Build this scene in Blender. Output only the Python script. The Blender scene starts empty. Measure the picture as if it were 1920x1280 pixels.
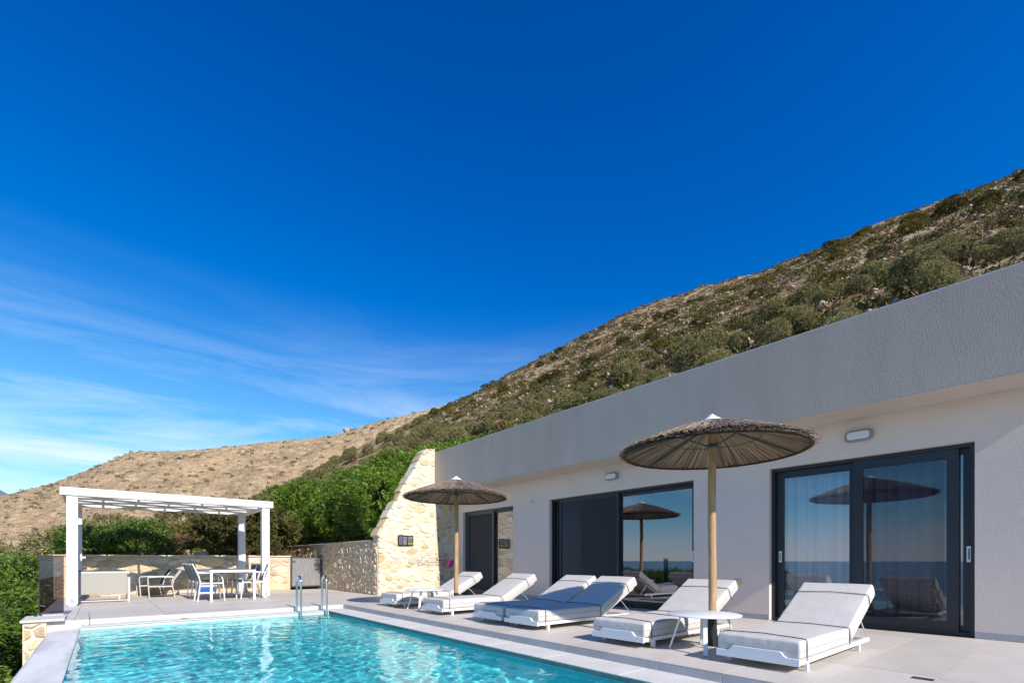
import bpy, bmesh, math, random
import numpy as np
from mathutils import Vector, Matrix, noise as mnoise

rnd = random.Random(11)
rng = np.random.default_rng(7)
scene = bpy.context.scene
COL = scene.collection
R = math.radians

# ------------------------------------------------------------------ camera, sky, sun, exposure
YAW = math.atan(767 / 912.7)
cam_d = bpy.data.cameras.new('camera')
cam = bpy.data.objects.new('camera', cam_d)
COL.objects.link(cam)
cam.location = (0, 0, 0.95)
cam.rotation_euler = (R(90), 0, -YAW)
cam_d.sensor_width = 36
cam_d.lens = 912.7 / 1920 * 36
cam_d.shift_y = 410 / 1920
cam_d.clip_start = 0.05
cam_d.clip_end = 60000
scene.camera = cam

SUN_EL = R(35)
sun_dir = Vector((0.035, math.cos(SUN_EL), -math.sin(SUN_EL))).normalized()   # the way the light travels
sun_d = bpy.data.lights.new('sun', 'SUN')
sun_d.energy = 4.6
sun_d.angle = R(0.53)
sun_d.color = (1.0, 0.945, 0.87)
sun = bpy.data.objects.new('sun', sun_d)
COL.objects.link(sun)
sun.rotation_euler = sun_dir.to_track_quat('-Z', 'Y').to_euler()
sun.location = (0, -30, 30)

world = bpy.data.worlds.new('World')
scene.world = world
world.use_nodes = True
wn, wl = world.node_tree.nodes, world.node_tree.links
wn.clear()
w_out = wn.new('ShaderNodeOutputWorld')
w_bg = wn.new('ShaderNodeBackground')
w_bg.inputs['Strength'].default_value = 0.15
sky = wn.new('ShaderNodeTexSky')
sky.sky_type = 'NISHITA'
sky.sun_disc = False
sky.sun_elevation = SUN_EL
sky.sun_rotation = R(178)            # the sun stands behind the camera, over -Y
sky.altitude = 4000
sky.air_density = 1.3
sky.dust_density = 0.3
sky.ozone_density = 5
hs = wn.new('ShaderNodeHueSaturation')
hs.inputs['Saturation'].default_value = 1.46
hs.inputs['Value'].default_value = 1.0
hs.inputs['Hue'].default_value = 0.4965
wl.new(sky.outputs[0], hs.inputs['Color'])
gm = wn.new('ShaderNodeGamma'); gm.inputs[1].default_value = 1.55          # deep polarised blue, the same curve over the whole sky
wl.new(hs.outputs[0], gm.inputs[0])
k1 = wn.new('ShaderNodeVectorMath'); k1.operation = 'MULTIPLY_ADD'
k1.inputs[1].default_value = (.12, .12, .12); k1.inputs[2].default_value = (1, 1, 1)
dv = wn.new('ShaderNodeVectorMath'); dv.operation = 'DIVIDE'
wl.new(gm.outputs[0], k1.inputs[0]); wl.new(gm.outputs[0], dv.inputs[0]); wl.new(k1.outputs[0], dv.inputs[1])
# thin cirrus: noise on a flat layer high above the place
tc = wn.new('ShaderNodeTexCoord')
sep = wn.new('ShaderNodeSeparateXYZ')
wl.new(tc.outputs['Generated'], sep.inputs[0])
mp = wn.new('ShaderNodeMapping')
mp.inputs['Rotation'].default_value = (R(2), R(-3), 0)
mp.inputs['Scale'].default_value = (1.5, 1.5, 11.0)
mp.inputs['Location'].default_value = (0.4, 2.3, 0.15)
wl.new(tc.outputs['Generated'], mp.inputs['Vector'])
cn = wn.new('ShaderNodeTexNoise')
cn.inputs['Scale'].default_value = 1.1
cn.inputs['Detail'].default_value = 7
cn.inputs['Roughness'].default_value = 0.62
cn.inputs['Distortion'].default_value = 0.5
wl.new(mp.outputs[0], cn.inputs['Vector'])
cr = wn.new('ShaderNodeValToRGB')
cr.color_ramp.elements[0].position = 0.44; cr.color_ramp.elements[0].color = (0, 0, 0, 1)
cr.color_ramp.elements[1].position = 0.69; cr.color_ramp.elements[1].color = (1, 1, 1, 1)
wl.new(cn.outputs['Fac'], cr.inputs[0])
cm = wn.new('ShaderNodeMath'); cm.operation = 'MULTIPLY'; cz2 = wn.new('ShaderNodeMapRange'); cz2.interpolation_type = 'SMOOTHSTEP'     # cirrus bank low in the sky all round
cz2.inputs['From Min'].default_value = 0.47; cz2.inputs['From Max'].default_value = 0.10
cz2.inputs['To Min'].default_value = 0.0; cz2.inputs['To Max'].default_value = 0.85
wl.new(sep.outputs['Z'], cz2.inputs['Value'])
veil = wn.new('ShaderNodeMath'); veil.operation = 'MULTIPLY_ADD'
veil.inputs[1].default_value = 0.72; veil.inputs[2].default_value = 0.28
wl.new(cr.outputs[0], veil.inputs[0])
wl.new(veil.outputs[0], cm.inputs[0]); wl.new(cz2.outputs[0], cm.inputs[1])
wmix = wn.new('ShaderNodeMixRGB')
wmix.inputs['Color2'].default_value = (5.2, 5.7, 6.1, 1)
wl.new(cm.outputs[0], wmix.inputs['Fac'])
wl.new(dv.outputs[0], wmix.inputs['Color1'])
wl.new(wmix.outputs[0], w_bg.inputs['Color'])
wl.new(w_bg.outputs[0], w_out.inputs['Surface'])

scene.view_settings.view_transform = 'Standard'
scene.view_settings.look = 'None'
scene.view_settings.exposure = 0.34
scene.view_settings.gamma = 1.0
scene.view_settings.use_curve_mapping = False
scene.render.engine = 'CYCLES'
scene.cycles.use_denoising = True
scene.cycles.max_bounces = 10
scene.cycles.transparent_max_bounces = 12
scene.cycles.caustics_reflective = False
scene.cycles.caustics_refractive = True
scene.cycles.sample_clamp_indirect = 6

# ------------------------------------------------------------------ materials
MATS = {}


def mat(name, color, rough=0.6, spec=0.4, metal=0.0, var=0.0, var_scale=4.0, bump=0.0, bump_scale=40.0,
        bump_detail=4.0, color2=None, objrand=0.0, stretch=None, coord='Object', contrast=(0.35, 0.65), transl=0.0, bump_dist=0.02):
    """Principled material: base colour, broken up by noise towards color2, with fine relief."""
    m = bpy.data.materials.new(name)
    m.use_nodes = True
    n, l = m.node_tree.nodes, m.node_tree.links
    b = n['Principled BSDF']
    b.inputs['Roughness'].default_value = rough
    b.inputs['Specular IOR Level'].default_value = spec
    b.inputs['Metallic'].default_value = metal
    b.inputs['Base Color'].default_value = (*color, 1)
    t = n.new('ShaderNodeTexCoord')
    vec = t.outputs[coord]
    if stretch:
        mpn = n.new('ShaderNodeMapping')
        mpn.inputs['Scale'].default_value = stretch
        l.new(vec, mpn.inputs['Vector'])
        vec = mpn.outputs[0]
    colour = None
    if color2 is not None:
        nz = n.new('ShaderNodeTexNoise')
        nz.inputs['Scale'].default_value = var_scale
        nz.inputs['Detail'].default_value = 6
        nz.inputs['Roughness'].default_value = 0.62
        l.new(vec, nz.inputs['Vector'])
        rp = n.new('ShaderNodeValToRGB')
        rp.color_ramp.elements[0].position = contrast[0]
        rp.color_ramp.elements[1].position = contrast[1]
        rp.color_ramp.elements[0].color = (*color, 1)
        rp.color_ramp.elements[1].color = (*color2, 1)
        l.new(nz.outputs['Fac'], rp.inputs[0])
        colour = rp.outputs[0]
    if objrand > 0:
        oi = n.new('ShaderNodeObjectInfo')
        mr = n.new('ShaderNodeMapRange')
        mr.inputs['To Min'].default_value = 1 - objrand
        mr.inputs['To Max'].default_value = 1 + objrand
        l.new(oi.outputs['Random'], mr.inputs['Value'])
        hv = n.new('ShaderNodeHueSaturation')
        l.new(mr.outputs[0], hv.inputs['Value'])
        if colour is not None:
            l.new(colour, hv.inputs['Color'])
        else:
            hv.inputs['Color'].default_value = (*color, 1)
        colour = hv.outputs[0]
    if colour is not None:
        l.new(colour, b.inputs['Base Color'])
    if bump > 0:
        bz = n.new('ShaderNodeTexNoise')
        bz.inputs['Scale'].default_value = bump_scale
        bz.inputs['Detail'].default_value = bump_detail
        l.new(vec, bz.inputs['Vector'])
        bp = n.new('ShaderNodeBump')
        bp.inputs['Strength'].default_value = bump
        bp.inputs['Distance'].default_value = bump_dist
        l.new(bz.outputs['Fac'], bp.inputs['Height'])
        l.new(bp.outputs[0], b.inputs['Normal'])
    if transl > 0:
        tr = n.new('ShaderNodeBsdfTranslucent')
        mx = n.new('ShaderNodeMixShader')
        mx.inputs[0].default_value = transl
        if colour is not None:
            l.new(colour, tr.inputs['Color'])
        else:
            tr.inputs['Color'].default_value = (*color, 1)
        o = n['Material Output']
        l.new(b.outputs[0], mx.inputs[1])
        l.new(tr.outputs[0], mx.inputs[2])
        l.new(mx.outputs[0], o.inputs['Surface'])
    MATS[name] = m
    return m


mat('stucco', (0.75, 0.635, 0.555), 0.9, 0.2, color2=(0.79, 0.675, 0.595), var_scale=0.9, bump=0.55, bump_scale=75, bump_detail=3, bump_dist=0.012)
mat('fascia', (0.50, 0.415, 0.345), 0.85, 0.25, color2=(0.555, 0.465, 0.39), var_scale=1.1, bump=0.5, bump_scale=60, bump_detail=3, stretch=(1, 1.6, 0.35), bump_dist=0.012)
mat('soffit', (0.62, 0.55, 0.47), 0.9, 0.2, color2=(0.66, 0.59, 0.51), var_scale=1.5, bump=0.2, bump_scale=90)
mat('tile', (0.555, 0.495, 0.435), 0.55, 0.35, color2=(0.61, 0.55, 0.49), var_scale=2.6, objrand=0.07, bump=0.06, bump_scale=30, coord='Object')
mat('tile_riser', (0.40, 0.40, 0.41), 0.6, 0.35, color2=(0.47, 0.47, 0.475), var_scale=5, objrand=0.06, bump=0.1, bump_scale=30)
mat('grout', (0.27, 0.24, 0.20), 0.95, 0.1, color2=(0.36, 0.32, 0.27), var_scale=8)
mat('coping', (0.63, 0.595, 0.55), 0.7, 0.3, color2=(0.71, 0.675, 0.63), var_scale=3, objrand=0.04, bump=0.15, bump_scale=25)
mat('edge_plaster', (0.80, 0.77, 0.72), 0.55, 0.4, color2=(0.60, 0.585, 0.565), var_scale=1.7, stretch=(1.4, 0.55, 1), bump=0.12, bump_scale=18, contrast=(0.42, 0.60))
mat('pool_paint', (0.13, 0.90, 0.96), 0.9, 0.0, color2=(0.20, 0.93, 0.97), var_scale=2)
mat('white_paint', (0.80, 0.79, 0.77), 0.5, 0.4, color2=(0.74, 0.725, 0.70), var_scale=6, bump=0.12, bump_scale=22, stretch=(1, 1, 1))
mat('white_metal', (0.80, 0.80, 0.80), 0.35, 0.5)
mat('grey_metal', (0.20, 0.195, 0.19), 0.5, 0.4, metal=0.0, color2=(0.26, 0.255, 0.25), var_scale=3, stretch=(6, 6, 0.8))
mat('frame_dark', (0.022, 0.027, 0.036), 0.42, 0.45)
mat('frame_grey', (0.075, 0.08, 0.088), 0.42, 0.45)
mat('chrome', (0.75, 0.76, 0.78), 0.12, 0.5, metal=1.0)
mat('alu', (0.62, 0.63, 0.65), 0.3, 0.5, metal=0.7)
mat('black_steel', (0.025, 0.025, 0.027), 0.5, 0.4)
mat('fabric', (0.57, 0.535, 0.505), 0.85, 0.15, color2=(0.61, 0.575, 0.545), var_scale=5, bump=0.25, bump_scale=7, bump_detail=3, bump_dist=0.03)
mat('piping', (0.42, 0.415, 0.41), 0.9, 0.1)
mat('strap', (0.03, 0.03, 0.033), 0.8, 0.2)
mat('wood_pole', (0.38, 0.215, 0.10), 0.75, 0.25, color2=(0.53, 0.345, 0.19), var_scale=5, stretch=(5, 5, 0.7), bump=0.3, bump_scale=14)
mat('thatch', (0.13, 0.10, 0.08), 0.9, 0.15, color2=(0.44, 0.355, 0.28), var_scale=55, contrast=(0.38, 0.62))
mat('thatch_core', (0.05, 0.04, 0.032), 0.95, 0.1, color2=(0.09, 0.07, 0.055), var_scale=20)
mat('reed', (0.19, 0.12, 0.07), 0.85, 0.2, color2=(0.62, 0.50, 0.35), var_scale=60, contrast=(0.40, 0.60))
mat('thatch_ring', (0.10, 0.055, 0.035), 0.9, 0.15)
mat('strut_grey', (0.075, 0.09, 0.095), 0.5, 0.4)
mat('mortar', (0.72, 0.635, 0.50), 0.95, 0.1, color2=(0.79, 0.705, 0.57), var_scale=5, bump=0.6, bump_scale=22)
mat('mortar_tan', (0.52, 0.44, 0.33), 0.95, 0.1, color2=(0.62, 0.54, 0.43), var_scale=5, bump=0.6, bump_scale=22)
mat('mortar_dark', (0.56, 0.45, 0.31), 0.95, 0.1, color2=(0.70, 0.58, 0.43), var_scale=6, bump=0.8, bump_scale=16)
STONES = [
    mat('stone_cream', (0.74, 0.625, 0.445), 0.9, 0.15, color2=(0.80, 0.70, 0.53), var_scale=6, objrand=0.10, bump=0.7, bump_scale=17),
    mat('stone_honey', (0.63, 0.46, 0.25), 0.9, 0.15, color2=(0.73, 0.57, 0.35), var_scale=6, objrand=0.12, bump=0.7, bump_scale=17),
    mat('stone_grey', (0.60, 0.51, 0.37), 0.9, 0.15, color2=(0.70, 0.61, 0.46), var_scale=6, objrand=0.12, bump=0.7, bump_scale=17),
    mat('stone_rust', (0.44, 0.31, 0.20), 0.9, 0.15, color2=(0.60, 0.48, 0.34), var_scale=7, objrand=0.12, bump=0.8, bump_scale=17),
]
mat('stone_old', (0.52, 0.375, 0.22), 0.95, 0.1, color2=(0.72, 0.57, 0.39), var_scale=7, objrand=0.18, bump=1.0, bump_scale=14)
mat('sling_taupe', (0.37, 0.345, 0.30), 0.85, 0.2, color2=(0.42, 0.395, 0.345), var_scale=60, stretch=(1, 1, 4))
mat('sling_grey', (0.16, 0.16, 0.165), 0.8, 0.2, color2=(0.20, 0.20, 0.205), var_scale=40)
mat('sling_dark', (0.055, 0.058, 0.068), 0.8, 0.2, color2=(0.075, 0.078, 0.088), var_scale=40)
mat('table_slat', (0.19, 0.185, 0.18), 0.6, 0.3, color2=(0.26, 0.25, 0.24), var_scale=9)
mat('taupe_metal', (0.58, 0.55, 0.51), 0.45, 0.4)
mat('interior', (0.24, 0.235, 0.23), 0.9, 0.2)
mat('curtain', (0.52, 0.53, 0.57), 0.9, 0.1, transl=0.25)
mat('tv_black', (0.008, 0.008, 0.01), 0.3, 0.4)
mat('lamp_grey', (0.28, 0.28, 0.29), 0.5, 0.4)
mat('lamp_lens', (0.70, 0.72, 0.74), 0.35, 0.5)
mat('socket', (0.72, 0.60, 0.26), 0.5, 0.4)
mat('pink_plastic', (0.72, 0.05, 0.28), 0.4, 0.5)
mat('blue_plastic', (0.02, 0.12, 0.48), 0.4, 0.5)
mat('sign_black', (0.012, 0.012, 0.014), 0.5, 0.4)
mat('print_white', (0.45, 0.46, 0.50), 0.7, 0.2)
mat('print_lilac', (0.34, 0.30, 0.50), 0.7, 0.2)
mat('print_yellow', (0.55, 0.48, 0.06), 0.7, 0.2)
mat('bark', (0.13, 0.10, 0.075), 0.95, 0.1, color2=(0.20, 0.16, 0.125), var_scale=9, bump=0.6, bump_scale=12)


def strand_mat(name, c0, c1, k):
    m = bpy.data.materials.new(name)
    m.use_nodes = True
    n, l = m.node_tree.nodes, m.node_tree.links
    b = n['Principled BSDF']
    b.inputs['Roughness'].default_value = 0.9
    b.inputs['Specular IOR Level'].default_value = 0.15
    t = n.new('ShaderNodeTexCoord')
    sp = n.new('ShaderNodeSeparateXYZ')
    l.new(t.outputs['Object'], sp.inputs[0])
    at = n.new('ShaderNodeMath'); at.operation = 'ARCTAN2'
    l.new(sp.outputs['Y'], at.inputs[0]); l.new(sp.outputs['X'], at.inputs[1])
    ln = n.new('ShaderNodeVectorMath'); ln.operation = 'LENGTH'
    l.new(t.outputs['Object'], ln.inputs[0])
    ml = n.new('ShaderNodeMath'); ml.operation = 'MULTIPLY'; ml.inputs[1].default_value = k
    l.new(at.outputs[0], ml.inputs[0])
    cb_ = n.new('ShaderNodeCombineXYZ')
    l.new(ml.outputs[0], cb_.inputs[0]); l.new(sp.outputs['Z'], cb_.inputs[1])
    nz = n.new('ShaderNodeTexNoise'); nz.inputs['Scale'].default_value = 1.0; nz.inputs['Detail'].default_value = 3
    nz.inputs['Roughness'].default_value = 0.7
    l.new(cb_.outputs[0], nz.inputs['Vector'])
    rp = n.new('ShaderNodeValToRGB')
    rp.color_ramp.elements[0].position = 0.38; rp.color_ramp.elements[1].position = 0.62
    rp.color_ramp.elements[0].color = (*c0, 1); rp.color_ramp.elements[1].color = (*c1, 1)
    l.new(nz.outputs['Fac'], rp.inputs[0])
    l.new(rp.outputs[0], b.inputs['Base Color'])
    MATS[name] = m


strand_mat('thatch', (0.095, 0.07, 0.058), (0.45, 0.35, 0.265), 110)
strand_mat('reed', (0.11, 0.065, 0.038), (0.66, 0.51, 0.345), 75)
LEAF = dict(rough=0.45, spec=0.35, transl=0.28)
mat('leaf_green', (0.065, 0.14, 0.012), color2=(0.26, 0.36, 0.04), var_scale=5, objrand=0.14, coord='Object', **LEAF)
mat('leaf_hedge', (0.045, 0.105, 0.012), color2=(0.19, 0.285, 0.032), var_scale=6, objrand=0.05, rough=0.38, spec=0.45, transl=0.25)
mat('leaf_olive', (0.12, 0.115, 0.032), color2=(0.45, 0.405, 0.185), var_scale=3.2, objrand=0.16, rough=0.6, spec=0.25, transl=0.22)
mat('leaf_dark', (0.042, 0.045, 0.012), color2=(0.14, 0.13, 0.036), var_scale=4, objrand=0.2, rough=0.6, spec=0.2, transl=0.2)
mat('leaf_moss', (0.11, 0.10, 0.018), color2=(0.23, 0.195, 0.04), var_scale=4, objrand=0.2, rough=0.65, spec=0.2, transl=0.2)
mat('leaf_dry', (0.115, 0.072, 0.038), color2=(0.26, 0.175, 0.09), var_scale=5, objrand=0.15, rough=0.8, spec=0.1, transl=0.15)
mat('rock', (0.33, 0.265, 0.195), 0.95, 0.1, color2=(0.50, 0.42, 0.325), var_scale=3, objrand=0.1, bump=0.8, bump_scale=6)
mat('sea', (0.008, 0.035, 0.085), 0.22, 0.5, bump=0.3, bump_scale=0.05)
mat('hazed_far_rock', (0.27, 0.24, 0.26), 0.95, 0.05, color2=(0.34, 0.31, 0.32), var_scale=0.004)  # distance haze is put into this grey-violet rock colour


def ground_mat(name, cols, scales, bump, bump_scale, dist, flat=(1, 1, 1)):
    m = bpy.data.materials.new(name)
    m.use_nodes = True
    n, l = m.node_tree.nodes, m.node_tree.links
    b = n['Principled BSDF']
    b.inputs['Roughness'].default_value = 0.95
    b.inputs['Specular IOR Level'].default_value = 0.08
    t0 = n.new('ShaderNodeTexCoord')
    t = n.new('ShaderNodeMapping'); t.inputs['Scale'].default_value = flat
    l.new(t0.outputs['Object'], t.inputs['Vector'])
    prev = None
    for i, sc in enumerate(scales):
        nz = n.new('ShaderNodeTexNoise')
        nz.inputs['Scale'].default_value = sc
        nz.inputs['Detail'].default_value = 8
        nz.inputs['Roughness'].default_value = 0.68
        l.new(t.outputs[0], nz.inputs['Vector'])
        rp = n.new('ShaderNodeValToRGB')
        rp.color_ramp.elements[0].position = 0.44
        rp.color_ramp.elements[1].position = 0.58
        l.new(nz.outputs['Fac'], rp.inputs[0])
        mx = n.new('ShaderNodeMixRGB')
        l.new(rp.outputs[0], mx.inputs['Fac'])
        if prev is None:
            mx.inputs['Color1'].default_value = (*cols[0], 1)
        else:
            l.new(prev, mx.inputs['Color1'])
        mx.inputs['Color2'].default_value = (*cols[i + 1], 1)
        prev = mx.outputs[0]
    l.new(prev, b.inputs['Base Color'])
    bz = n.new('ShaderNodeTexNoise')
    bz.inputs['Scale'].default_value = bump_scale
    bz.inputs['Detail'].default_value = 9
    bz.inputs['Roughness'].default_value = 0.7
    l.new(t.outputs[0], bz.inputs['Vector'])
    bp = n.new('ShaderNodeBump')
    bp.inputs['Strength'].default_value = bump
    bp.inputs['Distance'].default_value = dist
    l.new(bz.outputs['Fac'], bp.inputs['Height'])
    l.new(bp.outputs[0], b.inputs['Normal'])
    MATS[name] = m


ground_mat('hill_soil', [(0.28, 0.185, 0.10), (0.14, 0.09, 0.048), (0.52, 0.375, 0.215)], (0.09, 0.22), 1.0, 0.8, 0.8)
ground_mat('dry_hill', [(0.50, 0.355, 0.20), (0.30, 0.20, 0.115), (0.64, 0.48, 0.295), (0.38, 0.26, 0.15)], (0.016, 0.075, 0.42), 1.0, 0.45, 1.5, (1, 1, 3.5))


def glass_mat(name, refl, tint, rough=0.0):
    """Coated window glass: a mirror share over a see-through share."""
    m = bpy.data.materials.new(name)
    m.use_nodes = True
    n, l = m.node_tree.nodes, m.node_tree.links
    n.remove(n['Principled BSDF'])
    g = n.new('ShaderNodeBsdfGlossy'); g.inputs['Roughness'].default_value = rough
    g.inputs['Color'].default_value = (0.80, 0.83, 0.97, 1)
    t = n.new('ShaderNodeBsdfTransparent'); t.inputs['Color'].default_value = (*tint, 1)
    lw = n.new('ShaderNodeFresnel'); lw.inputs['IOR'].default_value = 1.5
    ad = n.new('ShaderNodeMath'); ad.operation = 'ADD'; ad.inputs[1].default_value = refl; ad.use_clamp = True
    l.new(lw.outputs[0], ad.inputs[0])
    ge = n.new('ShaderNodeNewGeometry')                      # the pane mirrors on its outer skin only
    iv = n.new('ShaderNodeMath'); iv.operation = 'SUBTRACT'; iv.inputs[0].default_value = 1.0
    l.new(ge.outputs['Backfacing'], iv.inputs[1])
    fm_ = n.new('ShaderNodeMath'); fm_.operation = 'MULTIPLY'
    l.new(ad.outputs[0], fm_.inputs[0]); l.new(iv.outputs[0], fm_.inputs[1])
    mx = n.new('ShaderNodeMixShader')
    l.new(fm_.outputs[0], mx.inputs[0]); l.new(t.outputs[0], mx.inputs[1]); l.new(g.outputs[0], mx.inputs[2])
    l.new(mx.outputs[0], n['Material Output'].inputs['Surface'])
    MATS[name] = m


glass_mat('window_glass', 0.20, (0.93, 0.95, 0.97))
glass_mat('screened_glass', 0.06, (0.62, 0.64, 0.68))
glass_mat('balustrade_glass', 0.05, (0.42, 0.40, 0.44))
mat('glass_edge', (0.015, 0.30, 0.24), 0.2, 0.5)


def screen_mat():
    m = bpy.data.materials.new('insect_mesh')
    m.use_nodes = True
    n, l = m.node_tree.nodes, m.node_tree.links
    b = n['Principled BSDF']
    b.inputs['Base Color'].default_value = (0.05, 0.056, 0.068, 1)
    b.inputs['Roughness'].default_value = 0.7
    t = n.new('ShaderNodeBsdfTransparent')
    mx = n.new('ShaderNodeMixShader'); mx.inputs[0].default_value = 0.42
    l.new(t.outputs[0], mx.inputs[1]); l.new(b.outputs[0], mx.inputs[2])
    l.new(mx.outputs[0], n['Material Output'].inputs['Surface'])
    MATS['insect_mesh'] = m


screen_mat()


def water_mat():
    m = bpy.data.materials.new('pool_water')
    m.use_nodes = True
    n, l = m.node_tree.nodes, m.node_tree.links
    n.remove(n['Principled BSDF'])
    g = n.new('ShaderNodeBsdfGlass'); g.inputs['Roughness'].default_value = 0.0; g.inputs['IOR'].default_value = 1.33
    g.inputs['Color'].default_value = (0.86, 1.0, 1.0, 1)
    l.new(g.outputs[0], n['Material Output'].inputs['Surface'])
    MATS['pool_water'] = m


water_mat()


# ------------------------------------------------------------------ building helpers
class MB:
    """Collects vertices and faces of ONE mesh."""

    def __init__(s):
        s.v, s.f = [], []

    def add(s, vs, fs):
        o = len(s.v)
        s.v += [tuple(p) for p in vs]
        s.f += [tuple(i + o for i in q) for q in fs]
        return s

    def box(s, x0, x1, y0, y1, z0, z1):
        return s.add([(x0, y0, z0), (x1, y0, z0), (x1, y1, z0), (x0, y1, z0), (x0, y0, z1), (x1, y0, z1), (x1, y1, z1), (x0, y1, z1)],
                     [(0, 3, 2, 1), (4, 5, 6, 7), (0, 1, 5, 4), (1, 2, 6, 5), (2, 3, 7, 6), (3, 0, 4, 7)])

    def bar(s, a, b, w, h, up=(0, 0, 1)):
        """Rectangular bar from a to b, w across, h along up."""
        a, b, up = Vector(a), Vector(b), Vector(up)
        d = (b - a).normalized()
        sd = d.cross(up).normalized() * (w / 2)
        u = sd.cross(d).normalized() * (h / 2)
        vs = [a - sd - u, a + sd - u, a + sd + u, a - sd + u, b - sd - u, b + sd - u, b + sd + u, b - sd + u]
        return s.add(vs, [(0, 1, 2, 3), (7, 6, 5, 4), (0, 4, 5, 1), (1, 5, 6, 2), (2, 6, 7, 3), (3, 7, 4, 0)])

    def tube(s, pts, r, n=8, closed=False):
        pts = [Vector(p) for p in pts]
        rr = r if isinstance(r, (list, tuple)) else [r] * len(pts)
        N = len(pts)
        rings, ref = [], None
        for i, p in enumerate(pts):
            a = pts[i - 1] if (i > 0 or closed) else p
            b = pts[(i + 1) % N] if (i < N - 1 or closed) else p
            d = (b - a).normalized()
            if ref is None:
                ref = Vector((0, 0, 1)) if abs(d.z) < 0.9 else Vector((1, 0, 0))
            sd = d.cross(ref).normalized()
            ref = sd.cross(d).normalized()
            rings.append([p + (sd * math.cos(2 * math.pi * k / n) + ref * math.sin(2 * math.pi * k / n)) * rr[i] for k in range(n)])
        vs = [q for ring in rings for q in ring]
        fs = []
        for i in range(N if closed else N - 1):
            j = (i + 1) % N
            for k in range(n):
                fs.append((i * n + k, i * n + (k + 1) % n, j * n + (k + 1) % n, j * n + k))
        if not closed:
            fs.append(tuple(range(n - 1, -1, -1)))
            fs.append(tuple((N - 1) * n + k for k in range(n)))
        return s.add(vs, fs)

    def lathe(s, prof, n=32, c=(0, 0, 0), sx=1.0, sy=1.0, cap=True):
        vs = []
        for (r, z) in prof:
            for k in range(n):
                t = 2 * math.pi * k / n
                vs.append((c[0] + r * sx * math.cos(t), c[1] + r * sy * math.sin(t), c[2] + z))
        fs = []
        for i in range(len(prof) - 1):
            for k in range(n):
                fs.append((i * n + k, i * n + (k + 1) % n, (i + 1) * n + (k + 1) % n, (i + 1) * n + k))
        if cap:
            fs.append(tuple(range(n - 1, -1, -1)))
            fs.append(tuple((len(prof) - 1) * n + k for k in range(n)))
        return s.add(vs, fs)

    def prism(s, poly, fn, h0, h1):
        """Extrude polygon poly (u,v) from h0 to h1; fn(u,v,h)->xyz."""
        n = len(poly)
        vs = [fn(u, v, h0) for u, v in poly] + [fn(u, v, h1) for u, v in poly]
        fs = [tuple(range(n - 1, -1, -1)), tuple(range(n, 2 * n))]
        fs += [(i, (i + 1) % n, n + (i + 1) % n, n + i) for i in range(n)]
        return s.add(vs, fs)

    def build(s, name, m, parent=None, smooth=False, bevel=0.0, seg=2, loc=None):
        me = bpy.data.meshes.new(name)
        me.from_pydata(s.v, [], s.f)
        me.validate()
        bm = bmesh.new(); bm.from_mesh(me)
        bmesh.ops.recalc_face_normals(bm, faces=bm.faces)
        bm.to_mesh(me); bm.free()
        if smooth:
            me.shade_smooth()
            if hasattr(me, 'set_sharp_from_angle'):
                me.set_sharp_from_angle(angle=R(40))
        return link(name, me, m, parent, bevel, seg, loc)


def link(name, me, m, parent=None, bevel=0.0, seg=2, loc=None):
    me.materials.append(MATS[m] if isinstance(m, str) else m)
    o = bpy.data.objects.new(name, me)
    COL.objects.link(o)
    if parent is not None:
        o.parent = parent
    if loc is not None:
        o.location = loc
    if bevel > 0:
        md = o.modifiers.new('bevel', 'BEVEL')
        md.width = bevel; md.segments = seg; md.limit_method = 'ANGLE'; md.angle_limit = R(35)
        md.harden_normals = False
    return o


def np_mesh(name, verts, faces, smooth=False):
    verts = np.asarray(verts, dtype=np.float32); faces = np.asarray(faces, dtype=np.int32)
    me = bpy.data.meshes.new(name)
    k = faces.shape[1]
    me.vertices.add(len(verts)); me.vertices.foreach_set('co', verts.ravel())
    me.loops.add(faces.size); me.loops.foreach_set('vertex_index', faces.ravel())
    me.polygons.add(len(faces))
    me.polygons.foreach_set('loop_start', np.arange(0, faces.size, k, dtype=np.int32))
    me.update(calc_edges=True)
    me.validate()
    if smooth:
        me.shade_smooth()
    return me


def thing(name, label, cat, loc=(0, 0, 0), rz=0.0, group=None):
    o = bpy.data.objects.new(name, None)
    COL.objects.link(o)
    o.empty_display_size = 0.2
    o.location = loc
    o.rotation_euler = (0, 0, rz)
    return tag(o, label, cat, group)


def tag(o, label, cat, group=None):
    o['label'] = label
    o['category'] = cat
    if group:
        o['group'] = group
    return o


def struct(o, kind='structure', label=None):
    o['kind'] = kind
    if label:
        o['label'] = label
    return o


def copy_tree(src, parent=None):
    c = src.copy()
    COL.objects.link(c)
    c.parent = parent
    for ch in src.children:
        copy_tree(ch, c)
    return c


# ------------------------------------------------------------------ terrain
XR = 165.0
KY = [-200, 10, 31, 67, 117, 157, 195, 252, 277, 300, 340, 400, 460, 520, 560]
KV = [.545, .5597, .5677, .576, .622, .5996, .591, .592, .597, .572, .548, .535, .47, .30, .12]


def crest(y):
    return 0.95 + XR * float(np.interp(y, KY, KV)) - 1.0


def fbm(x, y, s, o=4):
    return mnoise.fractal(Vector((x * s, y * s, 3.7)), 0.9, 2.1, o)


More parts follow.
